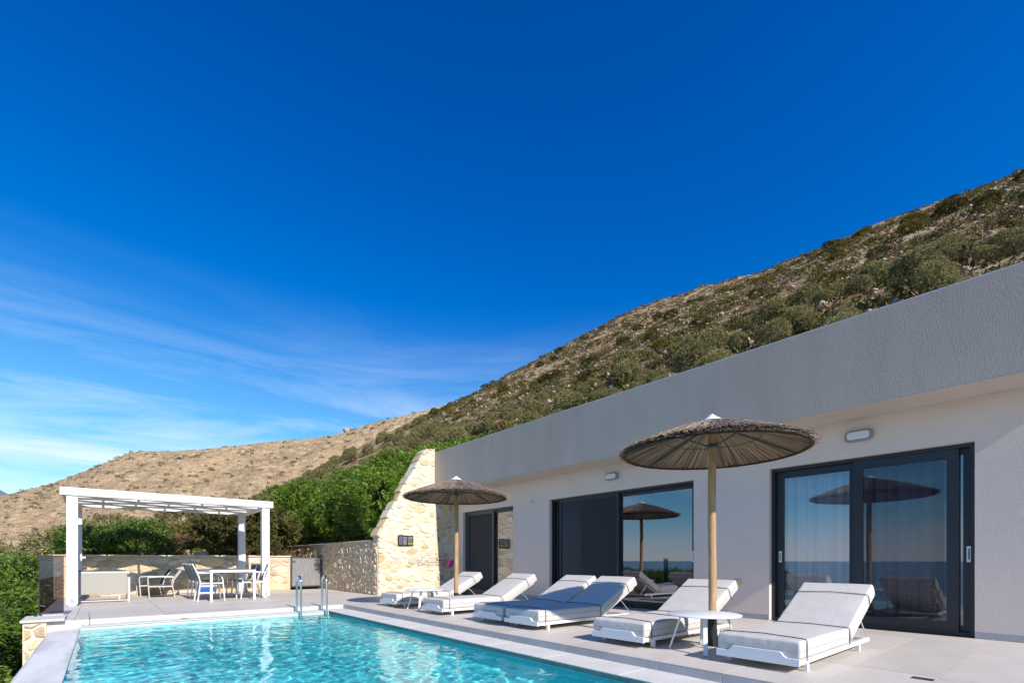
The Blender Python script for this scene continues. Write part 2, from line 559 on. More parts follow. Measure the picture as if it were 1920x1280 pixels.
def ground_z(x, y):
    if x < -0.9:                                   # falls away to the sea
        z = -1.6 - 0.30 * (-0.9 - x) if x > -12 else -4.93 - 0.26 * (-12 - x)
        if y > 16.8 and x > -40:
            z += min(1.0, (y - 16.8) / 8) * max(0.0, 2.4 + 0.05 * (x + 1))
        z = max(z, -75)
    elif x > 14.3:
        t = (x - 14.3) / (XR - 14.3)
        zc = crest(y)
        if t <= 1:
            z = 4.2 + (zc - 4.2) * t
        else:
            z = zc - (x - XR) * 0.15 - max(0, x - XR - 15) * 0.5
        z += fbm(x, y, 0.05) * 1.2 * min(1, t * 8) + fbm(x, y, 0.4, 3) * 0.22
        if y < -12:
            z += 0
    elif y > 16.95 and x <= 5.8:
        s = min(1.0, (y - 16.95) / 30)
        z = 0.85 + s * (1.0 + 0.25 * (x + 0.9)) + fbm(x, y, 0.5, 3) * 0.12
    elif y > 12.9 and x > 6.1:
        z = 1.35 + (x - 6.1) * 0.348 + fbm(x, y, 0.5, 3) * 0.06
    else:
        z = -2.2
    return z


gx = np.unique(np.concatenate([np.linspace(-300, -60, 13), np.linspace(-60, -6, 19), np.arange(-6, 16, 0.45), np.arange(16, 180, 1.6), np.linspace(180, 400, 14)]))
gy = np.unique(np.concatenate([np.linspace(-260, -20, 13), np.arange(-20, 5, 2.5), np.arange(5, 28, 0.55), np.arange(28, 120, 1.5), np.arange(120, 300, 3.0), np.linspace(300, 560, 24)]))
gv = [(x, y, ground_z(x, y)) for y in gy for x in gx]
nx = len(gx)
gf = [(j * nx + i, j * nx + i + 1, (j + 1) * nx + i + 1, (j + 1) * nx + i) for j in range(len(gy) - 1) for i in range(nx - 1)]
ground = struct(link('ground', np_mesh('ground', gv, gf, True), 'hill_soil'), label='dry rocky hillside rising behind the house')

sea_o = struct(MB().add([(-40000, -40000, -62), (-120, -40000, -62), (-120, 40000, -62), (-40000, 40000, -62)], [(0, 1, 2, 3)]).build('sea', 'sea'))

# bare hill across the valley: rows of increasing distance along fixed bearings, with real heights
BP = [-900, -400, -200, 0, 60, 100, 200, 240, 262, 330, 400, 470, 520, 580, 640, 700, 760, 810, 880, 960]
BY = [1048, 1020, 985, 930, 916, 905, 866, 850, 845, 846, 840, 832, 826, 822, 812, 792, 778, 766, 745, 720]
FWD = Vector((math.sin(YAW), math.cos(YAW), 0)); RGT = Vector((math.cos(YAW), -math.sin(YAW), 0))


def bare_point(p, t):
    r = (p - 960) / 912.7
    D = 560.0
    zt = 0.95 + (1050 - float(np.interp(p, BP, BY))) / 912.7 * D
    d = 300 + t * (D - 300)
    q = FWD * d + RGT * (r * d)
    if t <= 1:
        z = -14 + (zt + 14) * (t ** 0.97)
    else:
        z = zt - (t - 1) * 70
    amp = min(1.0, t * 3) * (0.45 if t > 0.97 else 1.0)
    rim = min(1.0, max(0.0, (1 - t) * 6)) if t < 1 else 0.0
    z += fbm(q.x, q.y, 0.014) * 7.0 * rim * amp + fbm(q.x, q.y, 0.045) * 2.6 * (0.25 + 0.75 * rim) * amp
    z -= abs(mnoise.noise(Vector((p * 0.011, t * 0.9, 1.3)))) * -6.0 * rim
    z += fbm(q.x, q.y, 0.16, 4) * 1.5 * amp
    z += (((z * 0.16 + fbm(q.x, q.y, 0.02) * 0.8) % 1.0) - 0.5) * 2.4 * amp      # worn terraces along the contours
    return (q.x, q.y, z)


bps = np.concatenate([np.linspace(-900, -40, 30), np.linspace(-35, 900, 300)])
bts = np.concatenate([np.linspace(0, 1, 130), [1.03, 1.1, 1.3]])
bv = [bare_point(p, t) for t in bts for p in bps]
nb = len(bps)
bf = [(j * nb + i, j * nb + i + 1, (j + 1) * nb + i + 1, (j + 1) * nb + i) for j in range(len(bts) - 1) for i in range(nb - 1)]
struct(link('bare_hill', np_mesh('bare_hill', bv, bf, False), 'dry_hill'), label='bare tan hill across the valley')

fm = []
for t, zs in ((0.0, -60), (0.5, 0.55), (1.0, 1.0), (1.4, 0.2)):
    for p in np.linspace(-1500, 300, 60):
        r = (p - 960) / 912.7
        zt = 0.95 + max(8, 150 - 0.30 * abs(p + 60) - 6 * math.sin(p * 0.05)) / 912.7 * 4200
        d = 3200 + t * 1000
        q = FWD * d + RGT * (r * d)
        fm.append((q.x, q.y, zs if zs < 0 else zt * zs + fbm(q.x, q.y, 0.004) * 14))
ff = [(j * 60 + i, j * 60 + i + 1, (j + 1) * 60 + i + 1, (j + 1) * 60 + i) for j in range(3) for i in range(59)]
struct(link('far_mountain', np_mesh('far_mountain', fm, ff, True), 'hazed_far_rock'), label='distant mountain behind the bare hill')

# ------------------------------------------------------------------ terrace, step, pool
XW, XF, YW = 8.15, 7.5, 12.47          # house wall, fascia front, wing wall
XS = 4.0                               # edge of the raised terrace
terrace = MB().box(XS + 0.012, XW, -3.2, 10.44, -1.9, -0.012).build('terrace', 'grout')
struct(terrace, label='raised tiled terrace in front of the house')
terrace_back = MB().box(-0.85, 6.0, 10.452, 16.72, -1.9, -0.012).build('terrace_under_pergola', 'grout')
struct(terrace_back, label='tiled terrace under the pergola')
near_deck = struct(MB().box(-0.6, XS, -3.2, 0.55, -1.9, -0.1).build('near_deck', 'coping'))


def tiles(parent, x0, x1, y0, y1, lx, ly, ystart, xstart, m='tile', name='tile', z0=-0.011, z1=0.0, gap=0.005):
    cache = {}
    ys = [y0] + [ystart + k * ly for k in range(-60, 120) if y0 + 0.05 < ystart + k * ly < y1 - 0.05] + [y1]
    xs = [x0] + [xstart + k * lx for k in range(-60, 120) if x0 + 0.05 < xstart + k * lx < x1 - 0.05] + [x1]
    for a, b in zip(ys, ys[1:]):
        for c, d in zip(xs, xs[1:]):
            w, h = round(d - c - gap, 3), round(b - a - gap, 3)
            if (w, h) not in cache:
                t = MB().box(-w / 2, w / 2, -h / 2, h / 2, z0, z1)
                o = t.build(name, m, parent)
                cache[(w, h)] = o
            else:
                o = cache[(w, h)].copy(); COL.objects.link(o); o.parent = parent
            o.location = ((c + d) / 2, (a + b) / 2, rnd.uniform(-0.0006, 0.0006))


MB().box(-0.667, -0.269, 10.4405, 10.4515, -0.6, -0.012).build('facing_slab', 'coping', terrace_back)
tiles(terrace, XS, XW - 0.012, -3.2, 10.44, 1.2, 0.605, 0.79, XS)
tiles(terrace_back, -0.85, 6.0, 10.44, 16.72, 1.2, 0.605, 10.44, -0.85 + 0.5)

step = struct(MB().box(XS - 0.002, XS + 0.010, -3.2, 10.44, -0.5, -0.013).build('step_riser', 'grout'), label='low tiled step beside the pool')
first = None
for k in range(-7, 17):
    ya = 0.79 + 0.605 * k
    yb = min(ya + 0.601, 10.44)
    if yb - ya < 0.1 or ya > 10.3:
        continue
    full = abs(yb - ya - 0.601) < 1e-6
    if first is not None and full:
        o = first.copy(); COL.objects.link(o)
    else:
        o = MB().box(-0.010, -0.0025, 0.0, yb - ya, -0.082, -0.014).build('riser_tile', 'tile_riser', step, bevel=0.001, seg=1)
        if full:
            first = o
    o.parent = step
    o.location = (XS, ya, 0)

PX0, PX1, PY0, PY1 = -0.27, 3.57, 0.9, 10.1
WZ = -0.142
coping = struct(MB().box(PX1 + 0.004, XS - 0.010, -3.2, PY1, -1.8, -0.094).build('pool_coping', 'grout'), label='pale stone coping along the pool')
first = None
y = 0.75
while y < PY1 - 0.05:
    yb = min(y + 0.995, PY1)
    o = MB().box(PX1 - 0.012, XS - 0.0105, 0, yb - y - 0.004, -0.093, -0.080).build('coping_slab', 'coping', coping, bevel=0.003, seg=2)
    o.location = (0, y, 0)
    y = yb
far_ledge = struct(MB().box(PX0 + 0.002, XS - 0.011, PY1 + 0.004, 10.43, -1.8, -0.094).build('far_ledge', 'coping'), label='white ledge at the far end of the pool')
x = PX0
while x < XS - 0.1:
    xb = min(x + 0.93, XS - 0.012)
    MB().box(x + 0.002, xb - 0.002, PY1 - 0.01, 10.431, -0.093, -0.080).build('ledge_slab', 'coping', far_ledge, bevel=0.003)
    MB().box(x + 0.002, xb - 0.002, 10.4315, 10.4395, -0.079, -0.012).build('ledge_riser', 'coping', far_ledge, bevel=0.002)
    x = xb

shell = MB()
D0 = -0.95
shell.add([(PX0, PY0, D0), (PX1, PY0, D0), (PX1, PY1, D0), (PX0, PY1, D0), (PX0, PY0, -0.139), (PX1, PY0, -0.139), (PX1, PY1, -0.139), (PX0, PY1, -0.139)],
          [(0, 1, 2, 3), (0, 4, 5, 1), (1, 5, 6, 2), (2, 6, 7, 3)])
shell.add([(PX0, PY0, D0), (PX0, PY1, D0), (PX0, PY1, -0.145), (PX0, PY0, -0.145)], [(0, 1, 2, 3)])
basin = struct(shell.build('pool_basin', 'pool_paint'), label='turquoise painted pool basin')
wxs = np.linspace(PX0 - 0.004, PX1, 150)
wys = np.linspace(PY0, PY1, 360)


def ripple(x, y):
    p = Vector((x, y, 0))
    h = 0.0050 * mnoise.noise(Vector((x * 2.6 + 0.35 * y, y * 3.3, 1.7)))
    h += 0.0034 * mnoise.noise(Vector((x * 7.5 + 3, y * 6.6 - 0.8 * x, 4.1)))
    h += 0.0019 * mnoise.noise(Vector((x * 15.0, y * 16.0 + 2.0 * x, 9.2)))
    return h


wv = [(x, y, WZ + ripple(x, y)) for y in wys for x in wxs]
wf_ = [(j * 150 + i, j * 150 + i + 1, (j + 1) * 150 + i + 1, (j + 1) * 150 + i) for j in range(359) for i in range(149)]
water = struct(link('water', np_mesh('water', wv, wf_, True), 'pool_water'), label='rippled turquoise pool water')
water.cycles.is_caustics_caster = True
basin.cycles.is_caustics_receiver = True
sun_d.cycles.is_caustics_light = True
ow = MB().add([(-0.66, 0.55, -1.9), (PX0 - 0.005, 0.55, -1.9), (PX0 - 0.005, 0.55, -0.128), (-0.30, 0.55, -0.121), (-0.62, 0.55, -0.150), (-0.66, 0.55, -0.18),
               (-0.66, 10.46, -1.9), (PX0 - 0.005, 10.46, -1.9), (PX0 - 0.005, 10.46, -0.128), (-0.30, 10.46, -0.121), (-0.62, 10.46, -0.150), (-0.66, 10.46, -0.18)],
              [(0, 1, 2, 3, 4, 5), (11, 10, 9, 8, 7, 6), (0, 6, 7, 1), (1, 7, 8, 2), (2, 8, 9, 3), (3, 9, 10, 4), (4, 10, 11, 5), (5, 11, 6, 0)])
struct(ow.build('overflow_edge', 'edge_plaster', bevel=0.006), label='white plastered overflow edge of the pool')

# ------------------------------------------------------------------ house
house = thing('house', 'low modern house with grey roof band and shaded plaster wall', 'house', (XW, 0, 0))
HY0, HY1 = -0.1, YW
OPEN = [(0.915, 3.31, 2.41), (4.61, 8.32, 2.40), (9.65, 11.95, 2.37)]     # y from, y to, head height


def hw(x):
    return x - XW


ybr = sorted({HY0, HY1} | {a for o_ in OPEN for a in o_[:2]})
zbr = [0.0, 2.37, 2.40, 2.41, 2.948]
wm = MB()
TH = 0.30
for a, b in zip(ybr, ybr[1:]):
    for c, d in zip(zbr, zbr[1:]):
        if any(o_[0] <= a and b <= o_[1] and d <= o_[2] + 1e-6 for o_ in OPEN):
            continue
        wm.box(0, TH, a, b, c, d)
me_w = bpy.data.meshes.new('wall')
bmw = bmesh.new()
vs = [bmw.verts.new(v) for v in wm.v]
for q in wm.f:
    bmw.faces.new([vs[i] for i in q])
bmesh.ops.remove_doubles(bmw, verts=bmw.verts, dist=1e-5)
# drop inner faces shared by two cells
dup = {}
for fa in bmw.faces:
    dup.setdefault(frozenset(v.index for v in fa.verts) if False else tuple(sorted((round(v.co.x, 4), round(v.co.y, 4), round(v.co.z, 4)) for v in fa.verts)), []).append(fa)
bmesh.ops.delete(bmw, geom=[fa for g in dup.values() if len(g) > 1 for fa in g], context='FACES_ONLY')
bmesh.ops.recalc_face_normals(bmw, faces=bmw.faces)
bmw.to_mesh(me_w); bmw.free()
link('wall', me_w, 'stucco', house)
roof = MB().box(hw(XF), hw(14.2), HY0, HY1, 2.962, 4.115).build('roof_band', 'fascia', house)
MB().box(hw(XF) + 0.002, hw(14.2), HY0 + 0.002, HY1, 2.949, 2.9605).build('soffit', 'soffit', house)
MB().box(hw(XF) + 0.003, hw(XF) + 0.16, HY0 + 0.003, HY1, 4.1165, 4.132).build('coping_strip', 'coping', roof)
MB().box(TH + 0.002, hw(14.0), HY0 + 0.002, HY0 + 0.25, 0, 2.947).build('end_wall', 'stucco', house)
MB().box(TH + 0.002, hw(14.0), HY1 - 0.25, HY1 - 0.002, 0, 2.947).build('end_wall', 'stucco', house)
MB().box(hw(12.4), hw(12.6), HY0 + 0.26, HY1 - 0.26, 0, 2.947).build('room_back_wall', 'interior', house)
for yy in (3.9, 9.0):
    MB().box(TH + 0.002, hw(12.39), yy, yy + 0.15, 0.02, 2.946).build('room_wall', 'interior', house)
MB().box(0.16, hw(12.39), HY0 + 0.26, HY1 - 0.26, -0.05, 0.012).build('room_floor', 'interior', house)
# skirting tiles at the foot of the wall
for a, b in ((HY0, OPEN[0][0]), (OPEN[0][1], OPEN[1][0]), (OPEN[1][1], OPEN[2][0]), (OPEN[2][1], HY1)):
    yy = a
    while yy < b - 0.01:
        ye = min(yy + 0.6, b)
        if b - ye < 0.12:
            ye = b
        MB().box(-0.0115, -0.0005, yy + 0.0015, ye - 0.0015, 0.002, 0.085).build('skirting_tile', 'tile_riser', house, bevel=0.0015, seg=1)
        yy = ye


def sash(parent, name, y0, y1, z0, z1, x, w=0.07, d=0.045, pane='window_glass', m='frame_dark', parts=True):
    s = MB()
    s.box(x, x + d, y0, y0 + w, z0, z1); s.box(x, x + d, y1 - w, y1, z0, z1)
    s.box(x, x + d, y0 + w, y1 - w, z0, z0 + w); s.box(x, x + d, y0 + w, y1 - w, z1 - w, z1)
    me = bpy.data.meshes.new(name)
    b = bmesh.new()
    vv = [b.verts.new(p) for p in s.v]
    for q in s.f:
        b.faces.new([vv[i] for i in q])
    bmesh.ops.remove_doubles(b, verts=b.verts, dist=1e-5)
    b.to_mesh(me); b.free()
    fr = link(name, me, m, parent)
    MB().box(x + d * 0.45, x + d * 0.45 + 0.006, y0 + w - 0.004, y1 - w + 0.004, z0 + w - 0.004, z1 - w + 0.004).build('pane', pane, fr)
    return fr


def door_frame(y0, y1, z1, m, label):
    s = MB()
    X0, X1, W = 0.085, 0.235, 0.045
    s.box(X0, X1, y0 + .001, y0 + W, 0.004, z1 - .001); s.box(X0, X1, y1 - W, y1 - .001, 0.004, z1 - .001)
    s.box(X0, X1, y0 + W, y1 - W, z1 - W, z1 - .001); s.box(X0, X1, y0 + W, y1 - W, 0.004, 0.05)
    f = s.build('sliding_door', m, house)
    f['label'] = label
    return f


def handle(parent, y, z0, z1, x):
    MB().box(x - 0.008, x, y - 0.024, y + 0.024, z0, z1).build('handle', 'alu', parent, bevel=0.003)
    MB().box(x - 0.013, x - 0.0085, y - 0.010, y + 0.010, z0 + 0.03, z1 - 0.03).build('handle_grip', 'lamp_grey', parent, bevel=0.002)


# right door: two fixed leaves at the sides, one leaf slid in front of them
y0, y1, zt = OPEN[0]
d1 = door_frame(y0, y1, zt, 'frame_dark', 'dark sliding door with drawn curtains')
sash(d1, 'sash', 2.16, y1 - 0.05, 0.052, zt - 0.048, 0.165, w=0.105)
sash(d1, 'sash', y0 + 0.05, 1.30, 0.052, zt - 0.048, 0.165, w=0.075)
sash(d1, 'sliding_sash', 1.075, 2.20, 0.052, zt - 0.048, 0.100, w=0.115, pane='screened_glass')
handle(d1, 3.205, 0.92, 1.10, 0.163)
handle(d1, 0.985, 0.93, 1.13, 0.163)
# middle door: open leaf with an insect screen on the left, glass leaf on the right
y0, y1, zt = OPEN[1]
d2 = door_frame(y0, y1, zt, 'frame_dark', 'dark sliding door, left half open behind an insect screen')
sash(d2, 'sash', y0 + 0.05, 6.42, 0.052, zt - 0.048, 0.165, w=0.07)
sash(d2, 'screen_sash', 6.36, 8.08, 0.052, zt - 0.048, 0.105, w=0.05, pane='insect_mesh')
handle(d2, 4.70, 0.92, 1.12, 0.163)
# far door
y0, y1, zt = OPEN[2]
d3 = door_frame(y0, y1, zt, 'frame_grey', 'grey sliding door beside the stone wing wall')
sash(d3, 'sash', y0 + 0.05, 10.72, 0.052, zt - 0.048, 0.165, w=0.06, m='frame_grey')
sash(d3, 'screen_sash', 10.62, y1 - 0.06, 0.052, zt - 0.048, 0.105, w=0.06, pane='insect_mesh', m='frame_grey')


def curtain(y0, y1, x, ztop, label):
    n = 160
    vs, fs = [], []
    for i in range(n + 1):
        yy = y0 + (y1 - y0) * i / n
        amp = 0.035 + 0.012 * math.sin(i * 0.37)
        xx = x + amp * math.sin(i * 0.62 + 0.5 * math.sin(i * 0.11))
        vs += [(xx, yy, 0.03), (xx + 0.006, yy, 1.2), (xx, yy, ztop)]
    for i in range(n):
        a = 3 * i
        fs += [(a, a + 3, a + 4, a + 1), (a + 1, a + 4, a + 5, a + 2)]
    o = MB().add(vs, fs).build('curtain', 'curtain', None, smooth=True)
    o.modifiers.new('thickness', 'SOLIDIFY').thickness = 0.003
    return tag(o, label, 'curtain')


curtain(1.0, 3.30, XW + 0.36, 2.5, 'pale pleated curtain drawn behind the nearest glass door')
curtain(7.75, 8.35, XW + 0.45, 2.5, 'pale pleated curtain gathered at the edge of the open door')
tv = thing('television', 'black television standing in the dark room behind the open door', 'television', (11.2, 8.2, 0.0))
MB().box(-0.02, 0.03, -0.75, 0.75, 0.62, 1.42).build('screen', 'tv_black', tv, bevel=0.006)
MB().box(-0.16, 0.18, -0.9, 0.9, 0.05, 0.58).build('stand', 'tv_black', tv, bevel=0.01)


def wall_lamp(y, z, label):
    t = thing('wall_lamp', label, 'lamp', (XW, y, z), group='bulkhead lamps on the house wall')

    def pill(hw_, hh, x0, x1, name, m, par, b):
        n = 40
        pr = []
        for k in range(n):
            a = 2 * math.pi * k / n
            c, s_ = math.cos(a), math.sin(a)
            e = 0.45
            pr.append((hw_ * math.copysign(abs(c) ** e, c), hh * math.copysign(abs(s_) ** e, s_)))
        return MB().prism(pr, lambda u, v, h: (h, u, v), x0, x1).build(name, m, par, bevel=b, seg=3, smooth=True)
    bo = pill(0.165, 0.078, -0.055, -0.001, 'housing', 'lamp_grey', t, 0.014)
    pill(0.135, 0.055, -0.075, -0.0555, 'lens', 'lamp_lens', t, 0.016)


wall_lamp(2.10, 2.70, 'oval bulkhead lamp on the wall above the right sliding door')
wall_lamp(6.44, 2.70, 'oval bulkhead lamp on the wall above the middle sliding door')
so = thing('wall_socket', 'small yellowish weatherproof socket low on the house wall', 'socket', (XW, 3.80, 0.585))
MB().box(-0.03, -0.001, -0.05, 0.05, -0.045, 0.045).build('socket_box', 'socket', so, bevel=0.006)
MB().box(-0.036, -0.0305, -0.04, 0.04, -0.034, 0.034).build('socket_lid', 'socket', so, bevel=0.003)
hk = thing('wall_hook', 'tiny metal hook on the wall between the far doors', 'hook', (XW, 8.88, 2.40))
MB().tube([(-0.001, 0, 0), (-0.05, 0, 0), (-0.06, 0, 0.03)], 0.012, 6).build('hook', 'lamp_grey', hk)
dr = thing('floor_drain', 'small dark floor drain grille set in the terrace tiles', 'drain', (5.04, 0.87, 0.001))
MB().box(-0.04, 0.04, -0.07, 0.07, 0.0, 0.003).build('grille_frame', 'frame_grey', dr)
for k in range(5):
    MB().box(-0.032, 0.032, -0.055 + 0.024 * k, -0.045 + 0.024 * k, 0.0032, 0.005).build('slot_bar', 'black_steel', dr)


# ------------------------------------------------------------------ stone walls
def clip(poly, nx_, ny_, c):
    """keep the part with nx*x+ny*y<=c"""
    out = []
    for i in range(len(poly)):
        p, q = poly[i], poly[(i + 1) % len(poly)]
        a, b = nx_ * p[0] + ny_ * p[1] - c, nx_ * q[0] + ny_ * q[1] - c
        if a <= 0:
            out.append(p)
        if (a < 0 < b) or (b < 0 < a):
            t = a / (a - b)
            out.append((p[0] + (q[0] - p[0]) * t, p[1] + (q[1] - p[1]) * t))
    return out


def inset(poly, d):
    n = len(poly)
    area = sum(poly[i][0] * poly[(i + 1) % n][1] - poly[(i + 1) % n][0] * poly[i][1] for i in range(n))
    sgn = 1 if area > 0 else -1
    out = list(poly)
    for i in range(n):
        p, q = poly[i], poly[(i + 1) % n]
        ex, ey = q[0] - p[0], q[1] - p[1]
        L = math.hypot(ex, ey)
        if L < 1e-6:
            continue
        nx_, ny_ = sgn * ey / L, -sgn * ex / L
        out = clip(out, nx_, ny_, nx_ * p[0] + ny_ * p[1] - d)
        if len(out) < 3:
            return []
    return out


def chaikin(poly, k=0.22):
    out = []
    n = len(poly)
    for i in range(n):
        p, q = poly[i], poly[(i + 1) % n]
        out.append((p[0] + (q[0] - p[0]) * k, p[1] + (q[1] - p[1]) * k))
        out.append((p[0] + (q[0] - p[0]) * (1 - k), p[1] + (q[1] - p[1]) * (1 - k)))
    return out


def lay_stones(parent, outline, fn, rad, aniso, joint, proud, mats, weights, seed, name='stone', rough=1.0):
    """Fill a convex outline (u,v) with irregular stones; fn(u,v,h)->xyz local, h outwards."""
    rr = random.Random(seed)
    us = [p[0] for p in outline]; vs_ = [p[1] for p in outline]
    seeds = []
    tries = 0
    while tries < 9000:
        tries += 1
        u, v = rr.uniform(min(us) - 0.1, max(us) + 0.1), rr.uniform(min(vs_) - 0.1, max(vs_) + 0.1)
        r = rr.choice(rad)
        if all(((u - a) / aniso) ** 2 + (v - b) ** 2 > (0.9 * (r + c)) ** 2 for a, b, c in seeds):
            seeds.append((u, v, r))
    count = 0
    for i, (u, v, r) in enumerate(seeds):
        poly = [(p[0] / aniso, p[1]) for p in outline]
        if poly_area(poly) < 0:
            poly.reverse()
        uu = u / aniso
        ok = True
        for j, (a, b, c) in enumerate(seeds):
            if j == i:
                continue
            aa = a / aniso
            dxx, dyy = aa - uu, b - v
            d2 = dxx * dxx + dyy * dyy
            if d2 > (3.2 * max(rad) + r + c) ** 2:
                continue
            k = (d2 + r * r - c * c) / 2 + uu * dxx + v * dyy
            poly = clip(poly, dxx, dyy, k)
            if len(poly) < 3:
                ok = False
                break
        if not ok:
            continue
        poly = [(p[0] * aniso, p[1]) for p in poly]
        poly = inset(poly, joint * rr.uniform(0.35, 0.75))
        if len(poly) < 3 or abs(poly_area(poly)) < 0.004:
            continue
        poly = chaikin(poly, rr.uniform(0.07, 0.2))
        poly = [(p[0] + rr.uniform(-.006, .006) * rough, p[1] + rr.uniform(-.006, .006) * rough) for p in poly]
        cxp = sum(p[0] for p in poly) / len(poly); cyp = sum(p[1] for p in poly) / len(poly)
        h = proud * rr.uniform(0.5, 1.4)
        n = len(poly)
        tx, ty = rr.uniform(-.10, .10) * rough, rr.uniform(-.10, .10) * rough

        def ring(s, hh, tilt):
            return [fn(cxp + (p[0] - cxp) * s, cyp + (p[1] - cyp) * s,
                       hh + tilt * (tx * (p[0] - cxp) + ty * (p[1] - cyp)) + tilt * rr.uniform(-.004, .004) * rough) for p in poly]
        vs3 = ring(1.0, -0.02, 0) + ring(0.985, h * 0.55, 0.6) + ring(0.86, h, 1) + [fn(cxp, cyp, h * 1.12)]
        fs = []
        for q in range(2):
            fs += [(q * n + k, q * n + (k + 1) % n, (q + 1) * n + (k + 1) % n, (q + 1) * n + k) for k in range(n)]
        fs += [(2 * n + k, 2 * n + (k + 1) % n, 3 * n) for k in range(n)]
        MB().add(vs3, fs).build(name, rr.choices(mats, weights)[0], parent)
        count += 1
    return count


def poly_area(p):
    return 0.5 * sum(p[i][0] * p[(i + 1) % len(p)][1] - p[(i + 1) % len(p)][0] * p[i][1] for i in range(len(p)))


# wing wall: stands out from the house, its top running down towards the garden
WP = [(5.765, -0.02), (XW - 0.002, -0.02), (XW - 0.002, 2.94), (7.495, 2.945), (7.495, 4.20), (7.28, 4.19), (7.10, 4.03), (6.40, 2.86), (5.765, 1.71)]
ww = thing('stone_wing_wall', 'sunlit cream stone wall with sloping top at the end of the house', 'wall', (0, YW, 0))
MB().prism(WP, lambda u, v, h: (u, h, v), 0.0, 0.42).build('wall_core', 'mortar', ww)
wf = lambda u, v, h: (u, -h, v)
lay_stones(ww, [(5.72, 0), (7.485, 0), (7.485, 4.16), (7.30, 4.15), (7.12, 3.98), (6.42, 2.82), (5.72, 1.56)], wf,
           [0.05, 0.07, 0.10, 0.15], 1.7, 0.018, 0.015, STONES, [9, 1.6, 1.0, 0.05], 5)
lay_stones(ww, [(7.50, 0), (8.13, 0), (8.13, 2.92), (7.50, 2.92)], wf,
           [0.06, 0.09, 0.15], 1.35, 0.026, 0.016, STONES, [1, 5, 2, 3], 8)  # strip under the overhang: darker, warmer stone mix, shade tone put into colour
# stones capping the slope
sl = [(5.70, 1.60), (6.40, 2.86), (7.10, 4.03), (7.28, 4.19), (7.495, 4.20)]
for (a, b) in zip(sl, sl[1:]):
    L = math.hypot(b[0] - a[0], b[1] - a[1])
    n = max(1, round(L / 0.30))
    for k in range(n):
        p = (a[0] + (b[0] - a[0]) * (k + 0.04) / n, a[1] + (b[1] - a[1]) * (k + 0.04) / n)
        q = (a[0] + (b[0] - a[0]) * (k + 0.96) / n, a[1] + (b[1] - a[1]) * (k + 0.96) / n)
        t = rnd.uniform(0.02, 0.05)
        MB().bar((p[0], 0.19 + rnd.uniform(-.02, .02), p[1]), (q[0], 0.19 + rnd.uniform(-.02, .02), q[1]), 0.43, 2 * t,
                 up=(-(b[1] - a[1]), 0, b[0] - a[0])).build('cap_stone', rnd.choice(STONES[:3]), ww, bevel=0.015)

# back wall behind the pergola
YB = 16.74
bw = thing('stone_back_wall', 'low honey coloured stone wall behind the white pergola', 'wall', (0, YB, 0))
MB().box(-0.95, 4.66, 0.0, 0.35, -0.02, 1.06).build('wall_core', 'mortar_tan', bw)
lay_stones(bw, [(-0.93, 0), (4.64, 0), (4.64, 1.02), (-0.93, 1.02)], wf, [0.06, 0.09, 0.13, 0.18], 1.7, 0.024, 0.020, STONES, [1, 6, 1, 3], 12)
x = -0.97
while x < 4.6:
    xe = min(4.68, x + rnd.uniform(0.35, 0.62))
    if 4.68 - xe < 0.2:
        xe = 4.68
    MB().box(x + .006, xe - .006, -0.035 + rnd.uniform(-.01, .01), 0.37, 1.062, 1.10 + rnd.uniform(-.008, .012)).build('cap_stone', rnd.choice(STONES[:3]), bw, bevel=0.01)
    x = xe

# retaining wall under the green trees
rw = thing('stone_retaining_wall', 'rough brown stone retaining wall between gate and wing wall', 'wall', (5.71, 0, 0))
MB().add([(0, YW + .025, -.02), (.05, YW + .025, -.02), (.05, YW + .43, -.02), (.40, YW + .43, -.02), (.40, 24, -.02), (0, 24, -.02)] + [(0, YW + .025, 1.47), (.05, YW + .025, 1.47), (.05, YW + .43, 1.47), (.40, YW + .43, 1.47), (.40, 24, 1.47), (0, 24, 1.47)],
         [(0, 1, 2, 3, 4, 5), (11, 10, 9, 8, 7, 6)] + [(i, (i + 1) % 6, 6 + (i + 1) % 6, 6 + i) for i in range(6)]).build('wall_core', 'mortar_dark', rw)
lay_stones(rw, [(YW + 0.03, 0), (24.0, 0), (24.0, 1.43), (YW + 0.03, 1.43)], lambda u, v, h: (-h, u, v),
           [0.06, 0.09, 0.13], 1.15, 0.05, 0.02, [MATS['stone_old'], STONES[3], STONES[2]], [6, 1, 1.5], 21, rough=2.0)
MB().box(-0.03, 0.43, YW + 0.425, 24.02, 1.472, 1.52).build('wall_top', 'mortar_dark', rw, bevel=0.012)

# stone pier at the pool corner with a white cap
pr_ = thing('stone_pier', 'stone corner pier with white cap beside the glass panel', 'pier', (-0.93, 10.38, 0))
MB().box(0, 0.262, 0, 0.058, -2.2, 0.002).build('pier_core', 'mortar', pr_)
lay_stones(pr_, [(0, -1.3), (0.262, -1.3), (0.262, -0.0), (0, -0.0)], wf, [0.08, 0.12, 0.15], 1.4, 0.03, 0.02, STONES, [3, 4, 2, 0.5], 31)
MB().box(-0.03, 0.47, -0.035, 0.80, 0.004, 0.042).build('cap', 'coping', pr_, bevel=0.006)

